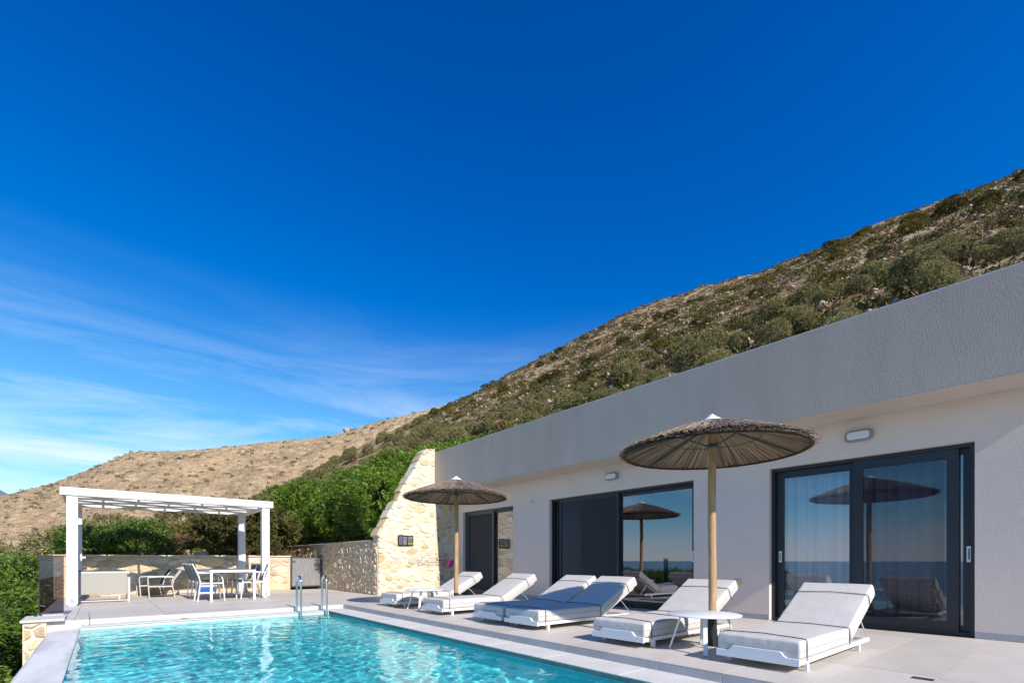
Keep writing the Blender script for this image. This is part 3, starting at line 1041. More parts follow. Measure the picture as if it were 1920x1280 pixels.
# glass panel on the pier
gp = thing('glass_panel', 'tinted glass balustrade panel standing on the stone pier', 'balustrade', (-0.80, 11.0, 0.043))
MB().box(0.012, 0.302, -0.005, 0.005, 0.03, 0.99).build('pane', 'balustrade_glass', gp)
MB().box(0.3025, 0.314, -0.0055, 0.0055, 0.03, 0.99).build('polished_edge', 'glass_edge', gp)
MB().box(0.0, 0.0115, -0.006, 0.006, 0.03, 0.99).build('dark_edge', 'black_steel', gp)
MB().lathe([(0.0, -0.03), (0.055, -0.03), (0.058, 0.0), (0.055, 0.03), (0.0, 0.03)], 20, cap=False).build('clamp', 'chrome', gp, smooth=True)
gp.children[-1].rotation_euler = (R(90), 0, 0)
gp.children[-1].location = (0.32, -0.03, 0.045)
MB().box(0.0, 0.30, -0.03, 0.03, -0.003, 0.029).build('shoe', 'alu', gp)

# gate
ga = thing('metal_gate', 'plain grey sheet metal gate between the two stone walls', 'gate', (4.68, YB + 0.02, 0))
MB().box(0.045, 0.93, -0.004, 0.012, 0.12, 1.03).build('gate_sheet', 'grey_metal', ga)
gfm = MB()
gfm.box(0.01, 0.044, -0.018, 0.02, 0.085, 1.06); gfm.box(0.931, 0.965, -0.018, 0.02, 0.085, 1.06)
gfm.box(0.044, 0.931, -0.018, 0.02, 1.031, 1.06); gfm.box(0.044, 0.931, -0.018, 0.02, 0.085, 0.119)
gfm.build('gate_frame', 'frame_grey', ga)
MB().tube([(0.05, -0.02, 0.93), (0.05, -0.06, 0.93), (0.14, -0.06, 0.93)], 0.010, 8).build('handle', 'black_steel', ga, smooth=True)
for z in (0.25, 0.9):
    MB().tube([(0.975, 0, z - 0.05), (0.975, 0, z + 0.05)], 0.014, 8).build('hinge', 'black_steel', ga, smooth=True)

# sign on the wing wall
sg = thing('info_board', 'small black printed information board on the sunlit stone wall', 'sign', (6.30, YW - 0.05, 1.365))
MB().box(0, 0.47, 0, 0.02, 0, 0.29).build('board', 'sign_black', sg, bevel=0.003)
for (m, cells) in (('print_lilac', [(0.025, 0.135, z, 0.008) for z in np.arange(0.03, 0.26, 0.020)]),
                   ('print_white', [(0.155, 0.265, z, 0.009) for z in np.arange(0.03, 0.26, 0.021)] + [(0.29, 0.44, z, 0.007) for z in np.arange(0.12, 0.26, 0.022)]),
                   ('print_yellow', [(0.30, 0.455, z, 0.014) for z in (0.03, 0.055, 0.08)] + [(0.16, 0.22, 0.10, 0.012), (0.36, 0.45, 0.215, 0.009)])):
    p_ = MB()
    for (a, b, z, h) in cells:
        k = a
        while k < b - 0.01:                     # short word-like dashes
            e = min(b, k + rnd.uniform(0.018, 0.05))
            p_.add([(k, -0.0012, z), (e, -0.0012, z), (e, -0.0012, z + h), (k, -0.0012, z + h)], [(0, 1, 2, 3)])
            k = e + 0.007
    struct(p_.build('printed_text', m, sg), 'stuff')

# drying rack and bucket
rk = thing('drying_rack', 'thin metal drying rack fixed to the stone wall', 'rack', (6.93, YW, 0.96))
for k in range(4):
    MB().tube([(0.0, -0.10 - 0.07 * k, 0.05), (1.0, -0.10 - 0.07 * k, 0.05)], 0.006, 6).build('rod', 'alu', rk)
for xx in (0.0, 1.0):
    MB().tube([(xx, -0.04, 0.05), (xx, -0.33, 0.05)], 0.008, 6).build('bracket', 'alu', rk)
    MB().tube([(xx, -0.04, -0.16), (xx, -0.25, 0.05)], 0.006, 6).build('brace', 'alu', rk)
bk = thing('bucket', 'small pink plastic bucket hanging beside the far glass door', 'bucket', (7.79, YW - 0.33, 0.76))
bk.rotation_euler = (R(12), R(14), 0)
MB().lathe([(0.072, 0.0), (0.10, 0.20), (0.106, 0.20), (0.106, 0.212), (0.094, 0.212), (0.068, 0.008)], 28).build('tub', 'pink_plastic', bk, smooth=True)
MB().tube([(0.10 * math.cos(a), 0, 0.20 + 0.11 * math.sin(a)) for a in np.linspace(0, math.pi, 14)], 0.004, 6).build('handle', 'pink_plastic', bk, smooth=True)


# ------------------------------------------------------------------ sun loungers
def soft_box(x0, x1, y0, y1, z0, z1, seed, crown=0.012):
    """Upholstered block: subdivided box, slightly domed and uneven."""
    nx_, ny_, nz_ = 16, 9, 4
    bm = bmesh.new()
    bmesh.ops.create_cube(bm, size=1.0)
    bmesh.ops.subdivide_edges(bm, edges=bm.edges[:], cuts=7, use_grid_fill=True)
    for v in bm.verts:
        u, w, t = v.co.x + .5, v.co.y + .5, v.co.z + .5
        x_, y_, z_ = x0 + (x1 - x0) * u, y0 + (y1 - y0) * w, z0 + (z1 - z0) * t
        e = 0.022
        # round the edges by pulling them in
        fx = min(u * (x1 - x0), (1 - u) * (x1 - x0)); fy = min(w * (y1 - y0), (1 - w) * (y1 - y0)); fz = min(t * (z1 - z0), (1 - t) * (z1 - z0))
        bulge = crown * math.sin(math.pi * u) ** 0.5 * math.sin(math.pi * w) ** 0.5 if 0 < u < 1 and 0 < w < 1 else 0
        if t > 0.99:
            z_ += bulge
        if w < 0.01 or w > 0.99:
            y_ += (0.008 * math.sin(math.pi * t)) * (-1 if w < .5 else 1)
        if u < 0.01:
            x_ -= 0.008 * math.sin(math.pi * t)
        nz = mnoise.noise(Vector((x_ * 5 + seed, y_ * 5, z_ * 7)))
        z_ += 0.004 * nz
        y_ += 0.003 * mnoise.noise(Vector((x_ * 6, z_ * 9, seed + 5)))
        v.co = (x_, y_, z_)
    me = bpy.data.meshes.new('mattress')
    bm.to_mesh(me); bm.free()
    me.shade_smooth()
    me.set_sharp_from_angle(angle=R(55))
    return me


LW, LS, LB, LT = 0.71, 1.31, 0.93, 0.155       # width, seat length, back length, cushion thickness
Z0 = 0.118


def build_lounger():
    t = thing('sun_lounger', '', 'sun lounger')
    fr = MB()
    for yy in (0.02, LW - 0.02):
        fr.box(0.02, 1.97, yy - 0.02, yy + 0.02, 0.075, 0.112)
    frame = fr
    for yy in ():
        pass
    f1 = MB().box(0.02, 1.97, 0.0, 0.04, 0.072, 0.114).build('side_rail', 'white_metal', t, bevel=0.004)
    MB().box(0.02, 1.97, LW - 0.04, LW, 0.072, 0.114).build('side_rail', 'white_metal', t, bevel=0.004)
    MB().box(1.93, 1.969, 0.041, LW - 0.041, 0.074, 0.112).build('end_rail', 'white_metal', t, bevel=0.004)
    for k in range(4):
        MB().box(0.22 + 0.30 * k, 0.28 + 0.30 * k, 0.041, LW - 0.041, 0.098, 0.112).build('slat', 'white_metal', t, bevel=0.002)
    for xx in (0.18, 1.62):
        for yy in (0.003, LW - 0.043):
            MB().box(xx, xx + 0.04, yy, yy + 0.04, 0.0, 0.0715).build('leg', 'white_metal', t, bevel=0.003)
        MB().box(xx + 0.008, xx + 0.032, 0.0435, LW - 0.0435, 0.045, 0.066).build('stretcher', 'white_metal', t)
    # raised panel at the foot end, with notched upper corners
    y0_, y1_ = -0.002, LW + 0.002
    prof = [(y0_, 0.066), (y1_, 0.066), (y1_, 0.128), (y1_ - 0.10, 0.128), (y1_ - 0.125, 0.142), (y1_ - 0.14, 0.166), (y1_ - 0.16, 0.174),
            (y0_ + 0.16, 0.174), (y0_ + 0.14, 0.166), (y0_ + 0.125, 0.142), (y0_ + 0.10, 0.128), (y0_, 0.128)]
    MB().prism(prof, lambda u, v, h: (h, u, v), -0.018, 0.006).build('foot_panel', 'white_metal', t, bevel=0.003)
    seat = link('seat_cushion', soft_box(0.012, LS, 0.004, LW - 0.004, Z0, Z0 + LT, 1), 'fabric', t, bevel=0.022, seg=3)
    zc = Z0 + LT * 0.50
    e = 0.0105
    loop = [(0.012 - e, -0.004, zc), (LS - 0.02, -0.006, zc)]
    MB().tube([(LS - 0.03, -0.004, zc), (0.03, -0.0045, zc), (0.004, 0.02, zc), (0.003, LW / 2, zc), (0.004, LW - 0.02, zc), (0.03, LW + 0.0045, zc), (LS - 0.03, LW + 0.004, zc)], 0.0035, 6).build('piping', 'piping', seat, smooth=True)
    # back cushion hinged at the end of the seat
    ang = R(27)
    back = link('back_cushion', soft_box(0.004, LB, 0.004, LW - 0.004, 0.0, LT, 2), 'fabric', t, bevel=0.022, seg=3)
    hinge = Vector((LS + 0.055, 0, Z0 + 0.012))
    back.location = hinge
    back.rotation_euler = (0, -ang, 0)
    MB().tube([(0.03, -0.004, LT * .5), (LB - 0.03, -0.0045, LT * .5), (LB + 0.004, 0.02, LT * .5), (LB + 0.004, LW - 0.02, LT * .5), (LB - 0.03, LW + 0.0045, LT * .5), (0.03, LW + 0.004, LT * .5)], 0.0035, 6).build('piping', 'piping', back, smooth=True)

    def band(xx, top, lo, par, sag=0.0):
        h = top + 0.0125
        MB().tube([(xx, -0.009, lo), (xx, -0.009, h - 0.022), (xx, -0.002, h - 0.006), (xx, 0.03, h), (xx + sag, LW / 2, h + 0.008), (xx, LW - 0.03, h), (xx, LW + 0.002, h - 0.006), (xx, LW + 0.009, h - 0.022), (xx, LW + 0.009, lo)],
                  0.0042, 6).build('elastic_strap', 'strap', par, smooth=True)
    band(0.13, Z0 + LT, Z0 - 0.02, seat, 0.02)
    band(LS - 0.05, Z0 + LT - 0.004, Z0 - 0.01, seat)
    band(LB - 0.26, LT, -0.005, back, 0.015)
    # back frame and prop
    bf_ = MB()
    c, s_ = math.cos(ang), math.sin(ang)
    for yy in (0.05, LW - 0.05):
        a = hinge + Vector((-0.02 * c, yy, -0.02 * s_ - 0.014)); b = hinge + Vector((0.86 * c, yy, 0.86 * s_ - 0.016))
        MB().bar(a, b, 0.03, 0.02).build('back_rail', 'white_metal', t)
        p = hinge + Vector((0.50 * c, yy, 0.50 * s_ - 0.03))
        MB().tube([p, (2.0 + 0.06, yy, 0.115)], 0.008, 6).build('prop', 'alu', t, smooth=True)
    for k in range(5):
        q = hinge + Vector(((0.14 + 0.16 * k) * c, 0, (0.14 + 0.16 * k) * s_ - 0.012))
        MB().bar(q + Vector((0, 0.066, 0)), q + Vector((0, LW - 0.066, 0)), 0.05, 0.008, up=(-s_, 0, c)).build('back_slat', 'white_metal', t)
    return t


LX = 4.43
LOUNGERS = [
    (1.555, 'nearest sun lounger with pale cushions, right of the larger thatched parasol'),
    (3.075, 'pale sun lounger just left of the nearer parasol pole, partly behind the round table'),
    (4.76, 'shaded sun lounger, the nearer one of the touching pair in the parasol shadow'),
    (5.575, 'sun lounger, the farther one of the touching pair, back half in shadow'),
    (7.13, 'sunlit pale sun lounger in front of the far parasol, before the far glass door'),
    (8.98, 'farthest sun lounger, closest to the sunlit stone wing wall'),
]
proto = build_lounger()
for i, (yy, lab) in enumerate(LOUNGERS):
    o = proto if i == 0 else copy_tree(proto)
    o.location = (LX + (0.0, 0.0, 0.03, 0.06, 0.02, 0.08)[i], yy, 0.0)
    o.rotation_euler = (0, 0, R((0, 0.3, -0.5, 0.4, -0.6, 0.5)[i]))
    tag(o, lab, 'sun lounger', 'white sun loungers along the terrace')


# ------------------------------------------------------------------ thatched parasols
def strand_mesh(specs):
    """Each spec: list of 3-D points and a thickness; a thin three-sided straw."""
    vs, fs = [], []
    for pts, th in specs:
        n0 = len(vs)
        for i, p in enumerate(pts):
            p = Vector(p)
            d = (Vector(pts[min(i + 1, len(pts) - 1)]) - Vector(pts[max(i - 1, 0)])).normalized()
            sd = d.cross(Vector((0, 0, 1)))
            sd = sd.normalized() if sd.length > 1e-5 else Vector((1, 0, 0))
            up = sd.cross(d)
            w = th * (0.6 if i == len(pts) - 1 else 1.0)
            vs += [tuple(p + up * w * 0.8), tuple(p - sd * w - up * w * 0.4), tuple(p + sd * w - up * w * 0.4)]
        for i in range(len(pts) - 1):
            a, b = n0 + 3 * i, n0 + 3 * i + 3
            for k in range(3):
                fs.append((a + k, a + (k + 1) % 3, b + (k + 1) % 3, b + k))
    return vs, fs


def build_parasol():
    rr = random.Random(3)
    t = thing('thatched_parasol', '', 'parasol')
    RR, ZR, ZT = 1.0, 2.19, 2.53

    def zc(r):                      # roof surface, a little domed
        u = min(r / RR, 1.05)
        return ZT - (ZT - ZR) * (0.75 * u + 0.25 * u * u)
    core = MB()
    prof = [(0.02, zc(0.0) - 0.012)] + [(RR * k / 8 * 0.985, zc(RR * k / 8) - 0.012) for k in range(1, 9)] + [(RR * k / 8 * 0.985, zc(RR * k / 8) - 0.035) for k in range(8, 0, -1)] + [(0.02, zc(0.0) - 0.035)]
    core.lathe(prof, 48, cap=False).build('canopy', 'thatch_core', t, smooth=True)
    canopy = t.children[-1]
    specs = []
    for k in range(2600):
        a = rr.uniform(0, 2 * math.pi)
        r0 = RR * rr.choice([rr.uniform(0.03, 0.2), rr.uniform(0.2, 0.55), rr.uniform(0.5, 0.8)])
        r1 = min(r0 + RR * rr.uniform(0.35, 0.6), RR * rr.uniform(0.98, 1.035))
        da = rr.gauss(0, 0.075)
        lift = rr.uniform(0.0, 0.022)
        pts = []
        for q in range(4):
            u = q / 3
            r = r0 + (r1 - r0) * u
            aa = a + da * u
            pts.append((r * math.cos(aa), r * math.sin(aa), zc(r) - 0.004 + lift * (0.3 + 0.7 * u) + rr.uniform(-.003, .005)))
        specs.append((pts, rr.uniform(0.003, 0.006)))
    for k in range(700):            # ragged rim
        a = rr.uniform(0, 2 * math.pi)
        r0 = RR * rr.uniform(0.90, 0.97); r1 = RR * rr.uniform(1.0, 1.045)
        z0 = zc(r0) - rr.uniform(0.0, 0.045)
        specs.append(([(r0 * math.cos(a), r0 * math.sin(a), z0), (r1 * math.cos(a + rr.gauss(0, .015)), r1 * math.sin(a + rr.gauss(0, .015)), z0 - 0.018 + rr.uniform(-.012, .02))], rr.uniform(0.003, 0.006)))
    v, f = strand_mesh(specs)
    struct(link('thatch', np_mesh('thatch', v, f), 'thatch', canopy), 'stuff')
    specs = []
    for k in range(1500):           # reeds seen from below
        a = 2 * math.pi * (k + rr.uniform(-.4, .4)) / 1500
        r0 = RR * rr.choice([0.06, 0.06, 0.3, 0.5]); r1 = RR * rr.uniform(0.95, 0.99)
        o = 0.038 + rr.uniform(0, 0.010)
        da = rr.gauss(0, 0.02)
        pts = [((r0 + (r1 - r0) * u) * math.cos(a + da * u), (r0 + (r1 - r0) * u) * math.sin(a + da * u), zc(r0 + (r1 - r0) * u) - o) for u in (0, .5, 1)]
        specs.append((pts, rr.uniform(0.003, 0.0062)))
    v, f = strand_mesh(specs)
    struct(link('reed_lining', np_mesh('reed_lining', v, f), 'reed', canopy), 'stuff')

    def hoop(r, dz, th, name, m):
        MB().tube([(r * math.cos(x_), r * math.sin(x_), zc(r) + dz) for x_ in np.linspace(0, 2 * math.pi, 48, endpoint=False)], th, 6, closed=True).build(name, m, canopy, smooth=True)
    hoop(0.955, -0.056, 0.010, 'rim_hoop', 'thatch_ring')
    hoop(0.52, -0.054, 0.0035, 'wire_hoop', 'strut_grey')
    for k in range(6):
        a = k * math.pi / 3 + 0.35
        c, s_ = math.cos(a), math.sin(a)
        MB().bar((0.05 * c, 0.05 * s_, zc(0.05) - 0.062), (0.93 * c, 0.93 * s_, zc(0.93) - 0.058), 0.020, 0.014).build('rib', 'strut_grey', t)
    for k in range(3):
        a = k * 2 * math.pi / 3 + 0.35
        c, s_ = math.cos(a), math.sin(a)
        MB().bar((0.055 * c, 0.055 * s_, 2.235), (0.40 * c, 0.40 * s_, zc(0.40) - 0.07), 0.020, 0.012).build('strut', 'strut_grey', t)
    MB().lathe([(0.050, 2.215), (0.053, 2.22), (0.053, 2.25), (0.050, 2.255)], 20).build('collar', 'strut_grey', t, smooth=True)
    pts = [(0.004 * math.sin(z * 3), 0.003 * math.cos(z * 4), z) for z in np.linspace(0.02, 2.50, 14)]
    MB().tube(pts, [0.043 + 0.0015 * math.sin(i * 2.1) for i in range(14)], 18).build('pole', 'wood_pole', t, smooth=True)
    MB().lathe([(0.05, 0.004), (0.05, 0.30), (0.0555, 0.302), (0.0555, 0.315), (0.047, 0.316)], 24).build('sleeve', 'black_steel', t, smooth=True)
    for k in range(4):
        a = k * math.pi / 2 + 0.6
        c, s_ = math.cos(a), math.sin(a)
        g = MB()
        n_ = Vector((-s_, c, 0)) * 0.004
        p = [Vector((0.05 * c, 0.05 * s_, 0.008)), Vector((0.105 * c, 0.105 * s_, 0.008)), Vector((0.05 * c, 0.05 * s_, 0.12))]
        g.add([q - n_ for q in p] + [q + n_ for q in p], [(0, 1, 2), (5, 4, 3), (0, 3, 4, 1), (1, 4, 5, 2), (2, 5, 3, 0)])
        g.build('gusset', 'black_steel', t)
    MB().lathe([(0.0, 0.0), (0.13, 0.0), (0.13, 0.0075), (0.0, 0.0075)], 28, cap=False).build('base_plate', 'black_steel', t)
    MB().lathe([(0.105, zc(0.1) + 0.015), (0.095, zc(0.09) + 0.03), (0.05, 2.565), (0.006, 2.60)], 24, cap=False).build('cap', 'white_metal', t, smooth=True)
    return t


pa = build_parasol()
pa.location = (5.26, 2.75, 0)
tag(pa, 'larger looking thatched parasol on a wooden pole, nearest the camera', 'parasol', 'thatched parasols on the terrace')
pb = copy_tree(pa)
pb.location = (5.29, 7.99, 0)
pb.rotation_euler = (0, 0, 1.9)
tag(pb, 'smaller looking far thatched parasol in front of the stone wing wall', 'parasol', 'thatched parasols on the terrace')


# ------------------------------------------------------------------ round side tables
def build_side_table():
    t = thing('side_table', '', 'table')
    MB().lathe([(0.36, 0.372), (0.372, 0.376), (0.372, 0.384), (0.366, 0.388), (0.0, 0.388)], 48, cap=False).build('table_top', 'white_metal', t, smooth=True)
    for k in range(4):
        a = k * math.pi / 2 + 0.55
        c, s_ = math.cos(a), math.sin(a)
        MB().bar((0.225 * c, 0.225 * s_, 0.3725), (0.345 * c, 0.345 * s_, 0.003), 0.042, 0.018, up=(c, s_, 0.3)).build('leg', 'white_metal', t, bevel=0.003)
    cr_ = MB()
    for k in range(2):
        a = k * math.pi / 2 + 0.55
        c, s_ = math.cos(a), math.sin(a)
        MB().bar((-0.23 * c, -0.23 * s_, 0.3625 - 0.012 * k), (0.23 * c, 0.23 * s_, 0.3625 - 0.012 * k), 0.03, 0.011).build('cross_bar', 'white_metal', t)
    return t


ta = build_side_table()
ta.location = (4.87, 2.64, 0)
tag(ta, 'round white side table at the foot of the nearer parasol', 'table', 'round side tables between loungers')
tb = copy_tree(ta)
tb.location = (4.80, 8.36, 0)
tb.rotation_euler = (0, 0, 0.2)
tag(tb, 'round white side table between the two farthest loungers', 'table', 'round side tables between loungers')

# ------------------------------------------------------------------ pergola
pg = thing('pergola', 'white timber pergola with a lattice roof at the far end of the pool', 'pergola', (0, 0, 0))
PA, PB, PF, PK = -0.58, 3.29, 13.62, 16.45        # outer post faces: x from, x to, front y, back y
for (xx, yy) in ((PA, PF), (PB - 0.18, PF), (PA, PK - 0.16), (PB - 0.20, PK - 0.16)):
    p_ = MB().box(xx, xx + 0.18, yy, yy + 0.16, 0.035, 2.298).build('post', 'white_paint', pg, bevel=0.006)
    MB().box(xx + 0.02, xx + 0.16, yy + 0.01, yy + 0.15, 0.001, 0.034).build('post_foot', 'alu', p_)
    MB().box(xx + 0.05, xx + 0.13, yy - 0.004, yy - 0.0005, 0.05, 0.14).build('foot_bracket', 'alu', p_)
MB().box(-0.68, 3.37, PF - 0.03, PF + 0.12, 2.30, 2.465).build('front_beam', 'white_paint', pg, bevel=0.005)
MB().box(-0.68, 3.37, PK - 0.14, PK + 0.01, 2.30, 2.465).build('back_beam', 'white_paint', pg, bevel=0.005)
for xx in (-0.66, 3.21):
    MB().box(xx, xx + 0.14, PF + 0.122, PK - 0.142, 2.302, 2.463).build('side_beam', 'white_paint', pg, bevel=0.004)
ya, yb = PF + 0.125, PK - 0.145
for k in range(5):
    xx = 0.0 + 0.645 * k
    MB().box(xx - 0.025, xx + 0.025, ya, yb, 2.385, 2.46).build('rafter', 'white_paint', pg)
xa, xb = -0.515, 3.205
PERX, ROW, HWD, DEP = 1.29, 0.66, 0.52, 0.20


def notch(x, phase):
    """depth of the zigzag notch in a board edge at x"""
    d = abs(((x - phase + PERX / 2) % PERX) - PERX / 2)
    return max(0.0, 1 - d / HWD) * DEP


xs_ = sorted({xa, xb} | {x_ for p0 in (0.0, PERX / 2) for k in range(-3, 5) for x_ in (p0 + k * PERX, p0 + k * PERX - HWD, p0 + k * PERX + HWD) if xa < x_ < xb})
nrow = 4
row = (yb - ya) / nrow
for j in range(nrow):
    y_lo, y_hi = ya + j * row + 0.004, ya + (j + 1) * row - 0.004
    ph_lo, ph_hi = (0.645 * (j % 2), 0.645 * ((j + 1) % 2))
    lo = [(x_, y_lo + notch(x_, ph_lo)) for x_ in xs_]
    hi = [(x_, y_hi - notch(x_, ph_hi)) for x_ in reversed(xs_)]
    MB().prism(lo + hi, lambda u, v, h: (u, v, h), 2.345, 2.383).build('lattice_board', 'white_paint', pg)
for (xx, yy) in ((PA + 0.185, PK - 0.12),):
    MB().tube([(xx, yy, 1.02), (xx + 0.06, yy, 1.02)], 0.03, 14).build('glass_holder', 'white_metal', pg, smooth=True)


# ------------------------------------------------------------------ garden furniture under the pergola
def sling_chair(name, label, cat, loc, rz, w, d, seat_h, back_h, arm_h, recline, mframe, msling, group, arch=False):
    """Sling armchair facing local +x, its origin under the seat centre."""
    t = thing(name, label, cat, loc, rz, group)
    hd, hw_ = d / 2, w / 2
    r = 0.014
    for s in (-1, 1):
        yy = s * hw_
        bx = -hd - recline
        # rear leg runs on into the back upright
        MB().tube([(-hd + 0.00, yy, 0.002), (-hd + 0.05, yy, seat_h), (-hd + 0.02, yy, seat_h + 0.15), (bx, yy, back_h)], r, 8).build('back_leg', mframe, t, smooth=True)
        if arch:
            pts = [(hd + 0.02, yy, 0.002), (hd - 0.02, yy, arm_h - 0.16), (hd - 0.05, yy, arm_h - 0.07), (hd - 0.12, yy, arm_h - 0.015), (hd - 0.22, yy, arm_h), (-hd + 0.0, yy, arm_h)]
        else:
            pts = [(hd - 0.03, yy, 0.002), (hd, yy, arm_h - 0.03), (hd - 0.02, yy, arm_h), (0, yy, arm_h + 0.012), (-hd + 0.01, yy, arm_h - 0.005)]
        MB().tube(pts, r, 8).build('arm', mframe, t, smooth=True)
        MB().bar((-hd + 0.05, yy * 0.98, seat_h - 0.012), (hd - 0.01, yy * 0.98, seat_h - 0.012), 0.022, 0.03).build('seat_rail', mframe, t)
    MB().bar((hd - 0.03, -hw_, seat_h - 0.02), (hd - 0.03, hw_, seat_h - 0.02), 0.022, 0.022).build('front_rail', mframe, t)
    MB().tube([(-hd - recline, -hw_, back_h), (-hd - recline, hw_, back_h)], r, 8).build('top_rail', mframe, t, smooth=True)
    MB().box(-hd + 0.06, hd - 0.02, -hw_ + 0.02, hw_ - 0.02, seat_h - 0.004, seat_h + 0.004).build('seat', msling, t)
    a, b = Vector((-hd + 0.045, 0, seat_h + 0.02)), Vector((-hd - recline + 0.004, 0, back_h - 0.02))
    MB().bar(a, b, w - 0.05, 0.006, up=(1, 0, recline)).build('backrest', msling, t)
    return t


labs_l = ['white dining chair on the left of the table, nearest the pool', 'white dining chair in the middle of the left row at the table', 'white dining chair on the left of the table, nearest the stone wall']
labs_r = ['white dining chair on the right of the table, nearest the pool', 'white dining chair in the middle of the right row at the table', 'white dining chair on the right of the table, nearest the stone wall']
for k in range(3):
    sling_chair('dining_chair', labs_l[k], 'chair', (1.93, 13.48 + 0.62 * k, 0), 0.02 * k, 0.54, 0.52, 0.43, 0.86, 0.655, 0.10, 'white_metal', 'sling_grey', 'dining chairs under the pergola', arch=True)
    sling_chair('dining_chair', labs_r[k], 'chair', (2.86, 13.62 + 0.62 * k, 0), math.pi + 0.03 * k, 0.54, 0.52, 0.43, 0.86, 0.655, 0.10, 'white_metal', 'sling_grey', 'dining chairs under the pergola', arch=True)
dt = thing('dining_table', 'white framed dining table with grey slatted top under the pergola', 'table', (2.36, 14.1, 0))
for (xx, yy) in ((-0.47, -1.05), (0.43, -1.05), (-0.47, 0.98), (0.43, 0.98)):
    MB().box(xx, xx + 0.05, yy, yy + 0.06, 0.002, 0.668).build('leg', 'white_metal', dt, bevel=0.003)
tfr = MB()
tfr.box(-0.475, 0.485, -1.055, -1.0, 0.67, 0.725); tfr.box(-0.475, 0.485, 0.99, 1.045, 0.67, 0.725)
tfr.box(-0.475, -0.42, -0.999, 0.989, 0.67, 0.725); tfr.box(0.43, 0.485, -0.999, 0.989, 0.67, 0.725)
tfr.build('table_frame', 'white_metal', dt, bevel=0.002)
for k in range(8):
    xx = -0.418 + 0.106 * k
    MB().box(xx, xx + 0.100, -0.998, 0.988, 0.708, 0.728).build('table_slat', 'table_slat', dt)
sling_chair('lounge_armchair', 'grey sling armchair under the pergola, the nearer of two', 'armchair', (1.16, 15.55, 0), math.pi - 0.05, 0.60, 0.56, 0.30, 0.72, 0.52, 0.16, 'taupe_metal', 'sling_dark', 'lounge armchairs under the pergola')
sling_chair('lounge_armchair', 'grey sling armchair under the pergola, the farther of two', 'armchair', (0.98, 16.25, 0), math.pi + 0.08, 0.58, 0.56, 0.30, 0.72, 0.52, 0.16, 'taupe_metal', 'sling_dark', 'lounge armchairs under the pergola')

sf = thing('garden_sofa', 'taupe fabric garden sofa seen from behind under the pergola', 'sofa', (-0.07, 14.33, 0))
MB().box(-0.50, 0.50, 0.0, 0.035, 0.19, 0.665).build('backrest', 'sling_taupe', sf, bevel=0.008)
MB().box(-0.50, 0.50, 0.05, 0.72, 0.27, 0.30).build('seat', 'sling_taupe', sf, bevel=0.008)
MB().box(-0.545, 0.545, 0.036, 0.064, 0.645, 0.70).build('top_rail', 'taupe_metal', sf, bevel=0.004)
for xx in (-0.555, 0.505):
    MB().box(xx, xx + 0.05, 0.0, 0.05, 0.002, 0.53).build('leg', 'taupe_metal', sf, bevel=0.004)
    MB().box(xx, xx + 0.05, 0.70, 0.75, 0.002, 0.53).build('leg', 'taupe_metal', sf, bevel=0.004)
    MB().box(xx - 0.005, xx + 0.055, 0.0, 0.75, 0.532, 0.56).build('armrest', 'taupe_metal', sf, bevel=0.004)
    MB().box(xx + 0.01, xx + 0.04, 0.052, 0.698, 0.235, 0.265).build('side_rail', 'taupe_metal', sf)
MB().box(-0.504, 0.504, 0.01, 0.04, 0.03, 0.055).build('stretcher', 'taupe_metal', sf)
for xx in (-0.36, 0.36):
    MB().box(xx - 0.015, xx + 0.015, 0.011, 0.039, 0.056, 0.189).build('support', 'taupe_metal', sf)
for k, (xx, c) in enumerate(((-0.25, 'sling_dark'), (0.25, 'sling_dark'))):
    MB().box(xx - 0.235, xx + 0.235, 0.066, 0.16, 0.31, 0.73).build('back_cushion', c, sf, bevel=0.03, seg=3)

cb = thing('cool_box', 'blue box on the floor behind the dining table', 'box', (2.30, 16.3, 0))
MB().box(-0.20, 0.20, -0.15, 0.15, 0.06, 0.20).build('body', 'blue_plastic', cb, bevel=0.015)
MB().box(-0.21, 0.21, -0.16, 0.16, 0.201, 0.24).build('lid', 'white_metal', cb, bevel=0.012)
MB().box(-0.22, 0.22, -0.13, 0.13, 0.002, 0.059).build('base', 'white_metal', cb)

# one dead leaf on the far ledge
lf = MB()
for i in range(7):
    u = i / 6
    w = 0.026 * math.sin(math.pi * min(1, u * 1.02)) ** 0.7 + 0.001
    z = -0.0785 + 0.012 * math.sin(math.pi * u) + 0.004 * u
    lf.v += [(1.04 + 0.11 * u, 10.22 - w + 0.02 * u, z + 0.008), (1.04 + 0.11 * u, 10.22 + 0.02 * u, z), (1.04 + 0.11 * u, 10.22 + w + 0.02 * u, z + 0.010)]
    if i:
        a_ = 3 * i
        lf.f += [(a_ - 3, a_, a_ + 1, a_ - 2), (a_ - 2, a_ + 1, a_ + 2, a_ - 1)]
mat('dead_leaf', (0.33, 0.17, 0.08), 0.7, 0.3, color2=(0.45, 0.27, 0.14), var_scale=30)
tag(lf.build('fallen_leaf', 'dead_leaf', smooth=True), 'single brown fallen leaf on the white ledge of the pool', 'leaf')

